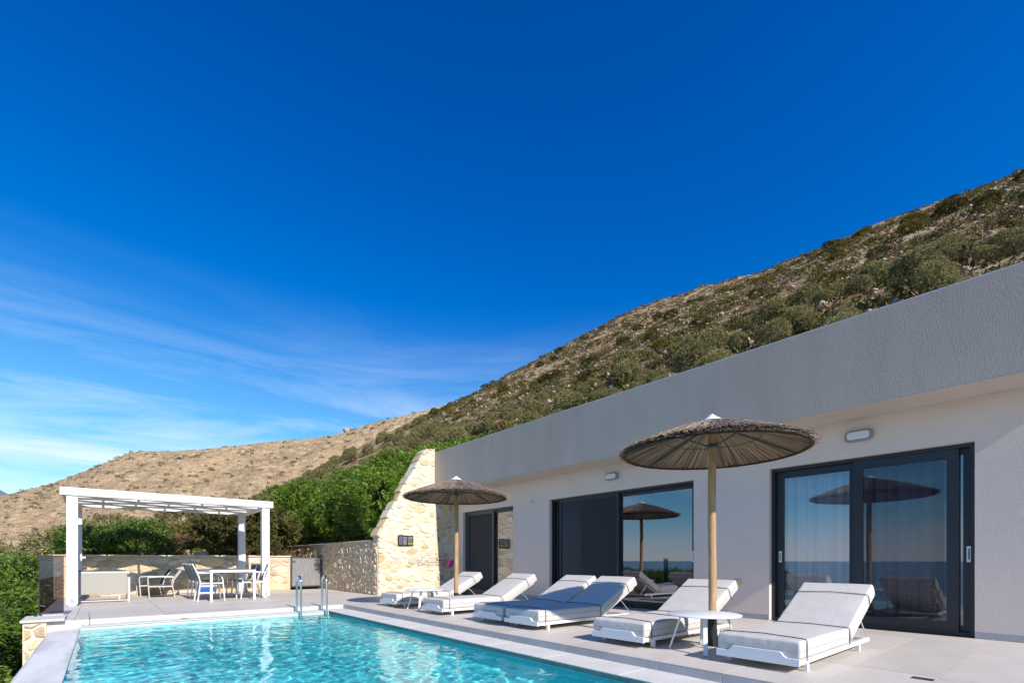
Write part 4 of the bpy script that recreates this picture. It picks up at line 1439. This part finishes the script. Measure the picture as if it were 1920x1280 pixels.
# ------------------------------------------------------------------ pool ladder
ld = thing('pool_ladder', 'stainless steel pool ladder at the far end of the pool', 'ladder', (2.98, 10.13, 0))
for xx in (0.0, 0.50):
    arc = [(xx, 0.135 * math.cos(a) + 0.0, 0.50 + 0.135 * math.sin(a)) for a in np.linspace(0, math.pi, 13)]
    pts = [(xx, 0.135, -0.079)] + arc + [(xx, -0.135, -0.3), (xx, -0.135, -0.90)]
    MB().tube(pts, 0.021, 14).build('handrail', 'chrome', ld, smooth=True)
    MB().lathe([(0.0, -0.0795), (0.045, -0.0795), (0.045, -0.071), (0.024, -0.062)], 20, c=(xx, 0.135, 0), cap=False).build('flange', 'chrome', ld, smooth=True)
for z in (-0.30, -0.52, -0.74):
    MB().box(0.022, 0.478, -0.17, -0.10, z - 0.015, z + 0.015).build('tread', 'grey_metal', ld, bevel=0.004)


# ------------------------------------------------------------------ plants
def unit(v):
    return v / np.maximum(np.linalg.norm(v, axis=-1, keepdims=True), 1e-9)


def leaves(base, axis, nleaf, L, W, spread, rg, droop=0.15, stem=0.16):
    """Leafy shoots: base (n,3), axis (n,3); nleaf pointed leaves set along each shoot."""
    n = len(base)
    k = np.tile(np.arange(nleaf), n)
    B = np.repeat(base, nleaf, 0); A = np.repeat(axis, nleaf, 0)
    along = (k + rg.uniform(0, 1, n * nleaf)) / nleaf
    rv = unit(rg.normal(size=(n * nleaf, 3)))
    perp = unit(rv - A * np.sum(rv * A, 1, keepdims=True))
    d = unit(A * (0.55 + 0.5 * along[:, None]) + perp * spread + np.array([0, 0, -droop]) + rg.normal(size=(n * nleaf, 3)) * 0.18)
    p = B + A * (along * stem)[:, None]
    side = unit(np.cross(d, unit(A + rg.normal(size=(n * nleaf, 3)) * 0.35)))
    Ls = (L * rg.uniform(0.65, 1.25, n * nleaf))[:, None]
    Ws = (W * rg.uniform(0.75, 1.2, n * nleaf))[:, None]
    v0 = p; v1 = p + d * Ls * 0.45 + side * Ws * 0.5
    v2 = p + d * Ls + np.array([0, 0, -1]) * Ls * 0.12
    v3 = p + d * Ls * 0.45 - side * Ws * 0.5
    V = np.stack([v0, v1, v2, v3], 1).reshape(-1, 3)
    F = np.arange(len(V)).reshape(-1, 4)
    return V, F


def lumpy(lumps, n, rg, shell=0.22, low=-0.45):
    """Points near the skin of a heap of ellipsoids with outward directions."""
    lumps = np.asarray(lumps, float)
    area = (lumps[:, 3] * lumps[:, 5]) + lumps[:, 3] * lumps[:, 4]
    idx = rg.choice(len(lumps), size=n * 2, p=area / area.sum())
    u = unit(rg.normal(size=(n * 2, 3)))
    keep = u[:, 2] > low
    idx, u = idx[keep], u[keep]
    s = 1 - shell * rg.uniform(0, 1, len(u)) ** 1.6
    P = lumps[idx, :3] + u * lumps[idx, 3:6] * s[:, None]
    inside = np.zeros(len(P), bool)
    for j, Lp in enumerate(lumps):
        q = (P - Lp[:3]) / Lp[3:6]
        inside |= (np.sum(q * q, 1) < 0.62) & (idx != j)
    P, u = P[~inside][:n], u[~inside][:n]
    nrm = unit(u / lumps[idx[~inside][:n], 3:6])
    return P, nrm


def trunk(h, r, lean, seed, limbs=4, spread=0.8):
    rr = random.Random(seed)
    m = MB()
    top = Vector((lean, lean * 0.5, h * 0.55))
    m.tube([(0, 0, -0.25), (lean * 0.3, 0.02, h * 0.2), (lean * 0.7, lean * 0.3, h * 0.4), tuple(top)], [r * 1.25, r, r * 0.85, r * 0.6], 8)
    for k in range(limbs):
        a = 2 * math.pi * k / limbs + rr.uniform(-.4, .4)
        e = top + Vector((math.cos(a) * spread, math.sin(a) * spread, h * 0.33))
        st = Vector((lean * 0.6, lean * 0.25, h * rr.uniform(0.3, 0.5)))
        mid = (st + e) / 2 + Vector((math.cos(a) * 0.1, math.sin(a) * 0.1, -0.05))
        m.tube([tuple(st), tuple(mid), tuple(e)], [r * 0.55, r * 0.38, r * 0.15], 6)
    return m


def plant(name, label, cat, loc, crown_me, crown_mat, trunk_mb=None, group=None, rz=0.0, sc=1.0):
    t = thing(name, label, cat, loc, rz, group)
    t.scale = (sc, sc, sc)
    link('crown', crown_me, crown_mat, t)
    if trunk_mb is not None:
        trunk_mb.build('trunk', 'bark', t, smooth=True)
    return t


# green broad-leaved trees behind the retaining wall
def green_crown(seed, h, r):
    rg = np.random.default_rng(seed)
    L = []
    for k in range(15):
        a = rg.uniform(0, 2 * math.pi); q = rg.uniform(0.1, 0.78) * r
        rr_ = rg.uniform(0.36, 0.62) * r
        L.append((q * math.cos(a), q * math.sin(a), h * rg.uniform(0.22, 0.86), rr_, rr_, rr_ * rg.uniform(0.85, 1.2)))
    L.append((0, 0, h * 0.45, r * 0.8, r * 0.8, h * 0.42))
    P, N = lumpy(L, 2600, rg, 0.30, -0.75)
    ax = unit(N + np.array([0, 0, 0.55]) + rg.normal(size=N.shape) * 0.35)
    V, F = leaves(P, ax, 9, 0.155, 0.044, 0.9, rg, 0.22, 0.20)
    return np_mesh('green_crown', V, F)


gc = [green_crown(100 + k, 3.4, 1.45) for k in range(3)]
GT = [(6.75, 13.75, 0.80, 'leftmost leaning on the slope of the wing wall'), (7.0, 15.6, 0.83, ''), (6.9, 17.5, 0.85, ''), (6.9, 19.6, 0.87, ''), (6.8, 21.8, 0.88, ''), (7.0, 24.3, 0.90, ''),
      (8.9, 14.6, 0.95, ''), (9.2, 17.2, 0.95, ''), (9.4, 20.0, 0.95, ''), (11.3, 15.2, 0.92, ''), (11.9, 18.0, 0.95, ''), (13.0, 14.6, 0.85, '')]
names = ['first green leafy tree behind the sloping stone wall', 'second green leafy tree along the retaining wall', 'third green leafy tree along the retaining wall', 'fourth green leafy tree along the retaining wall',
         'fifth green leafy tree along the retaining wall', 'last green leafy tree of the front row, beside the pergola', 'green leafy tree in the second row behind the sloping wall', 'green leafy tree in the middle of the second row',
         'green leafy tree at the left end of the second row', 'green leafy tree higher up behind the house corner', 'green leafy tree on the bank left of the house corner',
         'green leafy tree rising just over the roof corner', 'green leafy tree showing above the grey roof band', 'last green leafy tree above the grey roof band, farthest right']
for i, (xx, yy, sc, _) in enumerate(GT):
    plant('leafy_tree', names[i], 'tree', (xx, yy, ground_z(xx, yy) - 0.25), gc[i % 3], 'leaf_green', trunk(3.0, 0.09, 0.1, i), 'green trees behind the stone walls', rz=i * 1.3, sc=sc * 0.9)


# hedges of the same broad-leaved kind
def hedge_mesh(x0, x1, y0, y1, z0, z1, n, seed, L=0.125, W=0.036):
    rg = np.random.default_rng(seed)
    cx_, cy_, hx, hy = (x0 + x1) / 2, (y0 + y1) / 2, (x1 - x0) / 2, (y1 - y0) / 2
    lum = []
    k = max(4, int((y1 - y0) * (x1 - x0) * 1.6))
    for _ in range(k):
        rr_ = rg.uniform(0.35, 0.6)
        lum.append((rg.uniform(x0 + 0.3, x1 - 0.3), rg.uniform(y0 + 0.3, y1 - 0.3), z1 - rr_ * rg.uniform(0.95, 1.5), rr_, rr_, rr_))
    for _ in range(k):
        rr_ = rg.uniform(0.4, 0.6)
        lum.append((rg.choice([x0 + 0.35, x1 - 0.35]), rg.uniform(y0 + 0.3, y1 - 0.3), rg.uniform(z0 + 0.3, z1 - 0.5), rr_ * 0.8, rr_, rr_))
    for _ in range(max(3, k // 3)):
        rr_ = rg.uniform(0.4, 0.55)
        lum.append((rg.uniform(x0 + 0.3, x1 - 0.3), rg.choice([y0 + 0.35, y1 - 0.35]), rg.uniform(z0 + 0.3, z1 - 0.5), rr_, rr_ * 0.8, rr_))
    P, N = lumpy(lum, n, rg, 0.35, -0.6)
    ax = unit(N + np.array([0, 0, 0.6]) + rg.normal(size=N.shape) * 0.4)
    V, F = leaves(P, ax, 9, L, W, 0.85, rg, 0.2, 0.2)
    return np_mesh('hedge', V, F)


def stems(x0, x1, y0, y1, z0, z1, n, seed):
    rr = random.Random(seed)
    m = MB()
    for _ in range(n):
        a = (rr.uniform(x0, x1), rr.uniform(y0, y1), z0)
        b = (a[0] + rr.uniform(-.3, .3), a[1] + rr.uniform(-.3, .3), z1 - 0.4)
        m.tube([a, ((a[0] + b[0]) / 2 + .05, (a[1] + b[1]) / 2, (a[2] + b[2]) / 2), b], [0.03, 0.024, 0.012], 5)
    return m


h1 = thing('hedge', 'dense dark green hedge beside the pool overflow edge', 'hedge', (0, 0, 0))
link('crown', hedge_mesh(-3.4, -1.12, 7.0, 10.6, -2.2, 0.50, 4200, 51, 0.15, 0.042), 'leaf_hedge', h1)
stems(-3, -1.3, 7.3, 10, -2.3, 0.5, 16, 1).build('stems', 'bark', h1)
h1b = thing('hedge', 'dark green hedge running on past the glass panel', 'hedge', (0, 0, 0))
link('crown', hedge_mesh(-3.8, -1.25, 10.5, 17.5, -2.4, 0.45, 4600, 52, 0.14, 0.04), 'leaf_hedge', h1b)
stems(-3.3, -1.4, 11, 17, -2.5, 0.5, 12, 2).build('stems', 'bark', h1b)
h2 = thing('hedge', 'bright green hedge behind the stone wall, seen through the pergola', 'hedge', (0, 0, 0))
link('crown', hedge_mesh(-0.9, 1.45, 17.25, 19.0, 0.5, 2.02, 2300, 53, 0.115, 0.034), 'leaf_hedge', h2)
stems(-0.6, 1.2, 17.5, 18.7, 0.6, 1.8, 10, 3).build('stems', 'bark', h2)
h3 = thing('hedge', 'green hedge left of the pergola below the bare hill', 'hedge', (0, 0, 0))
link('crown', hedge_mesh(-3.4, -1.0, 17.6, 20.5, -0.9, 0.95, 2000, 54, 0.14, 0.04), 'leaf_hedge', h3)
stems(-3, -1.3, 18, 21, -1.0, 1.2, 8, 4).build('stems', 'bark', h3)

# olives, scrub
def scrub_crown(seed, w, h, nshoot, nleaf, L, W, lumps=9, low=-0.3, stem=0.14, hz=(0.42, 0.80)):
    rg = np.random.default_rng(seed)
    lm = []
    for k in range(lumps):
        a = rg.uniform(0, 2 * math.pi); q = rg.uniform(0.0, 0.68) * w
        rr_ = rg.uniform(0.30, 0.55) * w
        lm.append((q * math.cos(a), q * math.sin(a), h * rg.uniform(*hz), rr_, rr_, rr_ * h / w * rg.uniform(0.5, 0.75)))
    P, N = lumpy(lm, nshoot, rg, 0.35, low)
    ax = unit(N + np.array([0, 0, 0.5]) + rg.normal(size=N.shape) * 0.5)
    V, F = leaves(P, ax, nleaf, L, W, 0.6, rg, 0.05, stem)
    return np_mesh('scrub_crown', V, F)


olive_me = [scrub_crown(200 + k, 1.6, 2.5, 2100, 7, 0.17, 0.050, 14, -0.75, 0.26, (0.30, 0.74)) for k in range(4)]
olive_tr = []
dark_me = [scrub_crown(220 + k, 1.1, 1.25, 800, 7, 0.12, 0.045, 9, -0.5, 0.16, (0.28, 0.74)) for k in range(3)]
dry_me = [scrub_crown(240 + k, 0.8, 0.8, 300, 6, 0.15, 0.02, 6, -0.2, 0.2) for k in range(2)]
for k in range(3):
    m = trunk(2.0, 0.12, 0.12, 60 + k, 5, 0.5)
    me = bpy.data.meshes.new('trunk'); me.from_pydata(m.v, [], m.f); me.shade_smooth(); me.materials.append(MATS['bark'])
    olive_tr.append(me)
for me in olive_me:
    me.materials.append(MATS['leaf_olive'])
for i, me in enumerate(dark_me):
    me.materials.append(MATS['leaf_dark'])
moss_me = [me.copy() for me in dark_me]
for me in moss_me:
    me.materials.clear(); me.materials.append(MATS['leaf_moss'])
for me in dry_me:
    me.materials.append(MATS['leaf_dry'])


def put(name, label, cat, loc, me, group, sc, rz, trunk_me=None, sz=1.0):
    t = thing(name, label, cat, loc, rz, group)
    t.scale = (sc, sc, sc * sz)
    c = bpy.data.objects.new('crown', me); COL.objects.link(c); c.parent = t
    if trunk_me is not None:
        c = bpy.data.objects.new('trunk', trunk_me); COL.objects.link(c); c.parent = t
    return t


def view(x, y, z):
    d = x * math.sin(YAW) + y * math.cos(YAW)
    if d < 1:
        return None
    return 960 + 912.7 * (x * math.cos(YAW) - y * math.sin(YAW)) / d, 1050 - 912.7 * (z - 0.95) / d


def seen(x, y, z, top):
    """in the picture and not wholly behind the house"""
    v = view(x, y, z + top)
    if v is None or not (-60 < v[0] < 1990):
        return False
    if y < 12.47 * x / 7.5 and (z + top - 0.95) / x < 0.418:
        return False
    return True


rs = random.Random(77)
placed = []


def scatter(n, xr, qr, mind, top, tries=40000, xpow=1.0, cond=None):
    """points on the slope; y is drawn as a multiple of x so that the whole width of the view fills evenly"""
    out = []
    for _ in range(tries):
        if len(out) >= n:
            break
        x = xr[0] + (xr[1] - xr[0]) * rs.random() ** xpow
        y = x * rs.uniform(*qr)
        if cond and not cond(x, y):
            continue
        z = ground_z(x, y)
        if not seen(x, y, z, top):
            continue
        if any((x - a) ** 2 + (y - b) ** 2 < (0.5 * (mind + c)) ** 2 for a, b, c in placed):
            continue
        placed.append((x, y, mind))
        out.append((x, y, z))
    return out


def whereabouts(x, y, z):
    """the landmark a plant on the slope stands above, in words"""
    u, v = view(x, y, z)
    if u > 1780:
        return 'above the right end of the roof'
    if u > 1560:
        return 'above the nearest sliding door'
    if u > 1340:
        return 'right above the nearer parasol'
    if u > 1150:
        return 'above the roof left of the nearer parasol'
    if u > 980:
        return 'above the middle sliding door'
    if u > 830:
        return 'above the far parasol'
    if u > 680:
        return 'over the sloping stone wall'
    if u > 500:
        return 'over the retaining wall'
    return 'over the pergola'


for i, (x, y, z) in enumerate(scatter(120, (25, 45), (0.0, 1.75), 1.7, 1.6, xpow=1.6)):
    lab = 'silvery olive bush low on the slope ' + whereabouts(x, y, z) if x < 35 else 'silvery olive bush farther up the slope ' + whereabouts(x, y, z)
    put('olive_tree', lab, 'tree', (x, y, z - 0.25), olive_me[i % 4], 'olive trees on the slope above the house', rs.uniform(0.34, 0.60) * rs.choice((0.85, 1.0, 1.5)), rs.uniform(0, 6.28), olive_tr[i % 3])
for i, (x, y, z) in enumerate(scatter(150, (9, 62), (1.6, 5.5), 2.6, 2.0, cond=lambda x, y: 26 < y < 175)):
    put('olive_tree', ('grey-green olive in the near grove ' if y < 60 else 'grey-green olive in the far grove ') + whereabouts(x, y, z), 'tree', (x, y, z - 0.25), olive_me[i % 4], 'olive trees in the valley grove', rs.uniform(0.75, 1.15), rs.uniform(0, 6.28), olive_tr[i % 3])
near_bits = [(-3.6, 25.5, 0.95, 'olive_tree'), (-5.6, 27.5, 1.1, 'olive_tree'), (-1.2, 28.0, 0.95, 'olive_tree'), (1.4, 27.0, 0.85, 'olive_tree'), (3.0, 29.5, 1.0, 'olive_tree'), (-8.5, 30, 1.1, 'olive_tree'), (5.2, 31.5, 0.95, 'olive_tree'), (0.4, 33.5, 1.05, 'olive_tree')]
nl = ['rounded olive tree left of the pergola, below the bare hill', 'wide olive tree at the left edge, below the bare hill', 'olive tree seen just right of the left pergola post', 'small olive tree seen through the middle of the pergola',
      'olive tree under the lattice roof, behind the dark shrubs', 'olive tree at the far left behind the hedge', 'olive tree behind the right pergola post', 'olive tree farther back, seen under the pergola roof']
for i, (x, y, sc, nm) in enumerate(near_bits):
    put(nm, nl[i], 'tree', (x, y, ground_z(x, y) - 0.55), olive_me[i % 4], None, sc * 0.92, i * 1.1, olive_tr[i % 3])
DK = [(2.75, 18.3, 1.0, 'leaf_dark'), (3.4, 18.7, 1.25, 'leaf_dark'), (4.15, 18.2, 1.15, 'leaf_dark'), (4.45, 19.2, 1.25, 'leaf_dark'), (3.75, 17.7, 0.8, 'leaf_dark'), (2.35, 20.8, 1.0, 'leaf_moss'), (2.3, 17.7, 0.5, 'leaf_moss'), (4.2, 20.9, 1.3, 'leaf_dark')]
dl = ['dark shrub left of the back pergola post', 'tall dark shrub directly behind the back pergola post', 'dark shrub between the two right pergola posts', 'tall dark shrub behind the right pergola posts', 'lower dark shrub just above the wall top, right of the back post',
      'mossy green shrub seen through the pergola', 'small yellow-green shrub just above the stone wall', 'dark shrub farthest back behind the right pergola posts']
for i, (x, y, sc, mm) in enumerate(DK):
    put('shrub', dl[i], 'shrub', (x, y, ground_z(x, y) - 0.1), (dark_me if mm == 'leaf_dark' else moss_me)[i % 3], 'shrubs behind the stone back wall', sc, i * 0.9, None, 1.25 if mm == 'leaf_dark' else 1.0)
for i, (x, y) in enumerate(((1.75, 18.0), (2.0, 19.1), (1.55, 20.0), (3.05, 17.5), (3.7, 17.4), (4.4, 17.4))):
    put('dry_bush', ['dry brown bush right of the hedge behind the stone wall', 'dry brown bush on the bank behind the pergola', 'farther dry bush on the bank', 'low dry bush at the foot of the dark shrubs', 'low dry bush just above the wall top', 'dry bush near the gate above the wall'][i],
        'bush', (x, y, ground_z(x, y) - 0.05), dry_me[i % 2], 'dry bushes behind the stone back wall', 0.95 if i < 3 else 0.5, i)


def rock_mesh(seed, n=1):
    bm = bmesh.new()
    bmesh.ops.create_icosphere(bm, subdivisions=2, radius=1.0)
    for v in bm.verts:
        k = 1 + 0.45 * mnoise.noise(v.co * 1.1 + Vector((seed, 0, 0))) + 0.2 * mnoise.noise(v.co * 2.9 + Vector((0, seed, 0)))
        v.co = Vector((v.co.x * 1.2, v.co.y, v.co.z * 0.75)) * k
    me = bpy.data.meshes.new('rock'); bm.to_mesh(me); bm.free()
    me.materials.append(MATS['rock'])
    return me


rock_me = [rock_mesh(k * 7.3) for k in range(4)]


def put_rock(label, loc, sc, k, group=None, rz=0.0):
    o = bpy.data.objects.new('rock', rock_me[k % 4]); COL.objects.link(o)
    o.location = loc; o.scale = (sc, sc, sc); o.rotation_euler = (0.2 * k, 0.1 * k, rz)
    return tag(o, label, 'rock', group)


put_rock('pale rock on the bank above the wall, left of the dark shrubs', (2.05, 17.45, 1.15), 0.17, 0, 'pale rocks behind the stone wall')
put_rock('larger pale rock on the bank, touching the wall top', (2.3, 17.3, 1.12), 0.2, 1, 'pale rocks behind the stone wall', 1.1)
put_rock('small pale rock on the bank behind the pergola', (1.85, 17.9, 1.22), 0.14, 2, 'pale rocks behind the stone wall', 2.1)
q = bare_point(650, 1.0)
put_rock('rock outcrop standing up on the ridge of the bare hill', (q[0], q[1], q[2] + 1.4), 4.2, 3)

for i, (x, y, z) in enumerate(scatter(295, (34, 163), (0.0, 1.8), 2.4, 1.0, 90000, xpow=0.8)):
    kind = rs.random()
    me = (dark_me if kind < 0.45 else moss_me)[i % 3]
    lab = ('dark green' if kind < 0.45 else 'yellow-green') + (' shrub near the skyline ' if x > 125 else ' shrub halfway up the hill ' if x > 75 else ' shrub low on the hill ') + whereabouts(x, y, z)
    put('hillside_shrub', lab, 'shrub', (x, y, z - 0.15), me, 'shrubs on the rocky hillside', rs.uniform(0.45, 1.0) * rs.choice((0.8, 1.1, 1.9)) * (0.75 if x > 130 else 1.0), rs.uniform(0, 6.28), None, rs.uniform(0.6, 0.95))


# uncounted small growth and stones: joined meshes
def tuft_cloud(n, xr, yr, ncard, w, h, L, W, seed, cond=None, fn=None, smin=0.5, smax=1.4, top=0.6):
    rg = np.random.default_rng(seed)
    rl = random.Random(seed)
    allV = []
    c = 0
    tries = 0
    while c < n and tries < n * 12:
        tries += 1
        if fn is None:
            x = xr[0] + (xr[1] - xr[0]) * rl.random() ** 0.8
            y = x * rl.uniform(0, 1.85) if yr is None else rl.uniform(*yr)
            if cond and not cond(x, y):
                continue
            z = ground_z(x, y)
            if not seen(x, y, z, top):
                continue
        else:
            x, y, z = fn(rl)
        s = rl.uniform(smin, smax)
        u = unit(rg.normal(size=(ncard, 3)))
        u[:, 2] = np.abs(u[:, 2])
        P = u * np.array([w, w, h]) * s * rg.uniform(0.55, 1, (ncard, 1))
        d = unit(u + rg.normal(size=u.shape) * 0.6)
        sd = unit(np.cross(d, rg.normal(size=u.shape)))
        P = P + np.array([x, y, z])
        V = np.stack([P, P + d * L * s * .5 + sd * W * s * .5, P + d * L * s, P + d * L * s * .5 - sd * W * s * .5], 1)
        allV.append(V.reshape(-1, 3))
        c += 1
    V = np.concatenate(allV)
    return V, np.arange(len(V)).reshape(-1, 4)


def stone_cloud(n, xr, yr, seed, smin, smax, fn=None):
    rg = np.random.default_rng(seed)
    rl = random.Random(seed)
    oct_v = np.array([(1, 0, 0), (0, 1, 0), (-1, 0, 0), (0, -1, 0), (0, 0, .8), (0, 0, -.5)], float)
    oct_f = np.array([(0, 1, 4), (1, 2, 4), (2, 3, 4), (3, 0, 4), (1, 0, 5), (2, 1, 5), (3, 2, 5), (0, 3, 5)])
    Vs, Fs = [], []
    c = tries = 0
    while c < n and tries < n * 12:
        tries += 1
        if fn is None:
            x = xr[0] + (xr[1] - xr[0]) * rl.random() ** 0.8
            y = x * rl.uniform(0, 1.85)
            z = ground_z(x, y)
            if not seen(x, y, z, 0.3):
                continue
        else:
            x, y, z = fn(rl)
        s = smin + (smax - smin) * rl.random() ** 2.2
        V = oct_v * rg.uniform(0.6, 1.3, (6, 3)) * s
        a = rl.uniform(0, 6.28)
        Rm = np.array([[math.cos(a), -math.sin(a), 0], [math.sin(a), math.cos(a), 0], [0, 0, 1]])
        Vs.append(V @ Rm.T + np.array([x, y, z + s * 0.15]))
        Fs.append(oct_f + 6 * c)
        c += 1
    return np.concatenate(Vs), np.concatenate(Fs)


V, F = tuft_cloud(3000, (26, 166), None, 46, 0.50, 0.5, 0.30, 0.13, 401)
struct(link('hillside_scrub', np_mesh('hillside_scrub', V, F), 'leaf_dark'), 'stuff', 'low scrub covering the hillside')
V, F = tuft_cloud(5600, (26, 166), None, 36, 0.50, 0.35, 0.30, 0.10, 402)
struct(link('dry_scrub', np_mesh('dry_scrub', V, F), 'leaf_dry'), 'stuff', 'dry brown scrub covering the hillside')
V, F = tuft_cloud(1900, (26, 166), None, 44, 0.6, 0.45, 0.30, 0.13, 403)
struct(link('mossy_scrub', np_mesh('mossy_scrub', V, F), 'leaf_moss'), 'stuff', 'yellow-green scrub covering the hillside')
V, F = stone_cloud(8000, (26, 167), None, 404, 0.10, 0.52)
struct(link('hillside_stones', np_mesh('hillside_stones', V, F), 'rock'), 'stuff', 'pale stones strewn over the hillside')
V, F = tuft_cloud(900, (-9, 8), (17.4, 60), 40, 0.4, 0.35, 0.22, 0.03, 405, smin=0.5, smax=1.2)
struct(link('dry_grass', np_mesh('dry_grass', V, F), 'leaf_dry'), 'stuff', 'dry grass on the bank behind the pergola')


def on_bare(rl):
    return bare_point(rl.uniform(-40, 820), rl.random() ** 0.7)


V, F = stone_cloud(15000, None, None, 406, 0.2, 0.95, on_bare)
struct(link('bare_hill_stones', np_mesh('bare_hill_stones', V, F), 'rock'), 'stuff', 'stones strewn over the bare hill')
V, F = tuft_cloud(900, None, None, 40, 1.5, 1.0, 0.9, 0.4, 407, fn=on_bare, smin=0.4, smax=1.7)
struct(link('bare_hill_bushes', np_mesh('bare_hill_bushes', V, F), 'leaf_dark'), 'stuff', 'scattered dark bushes on the bare hill')
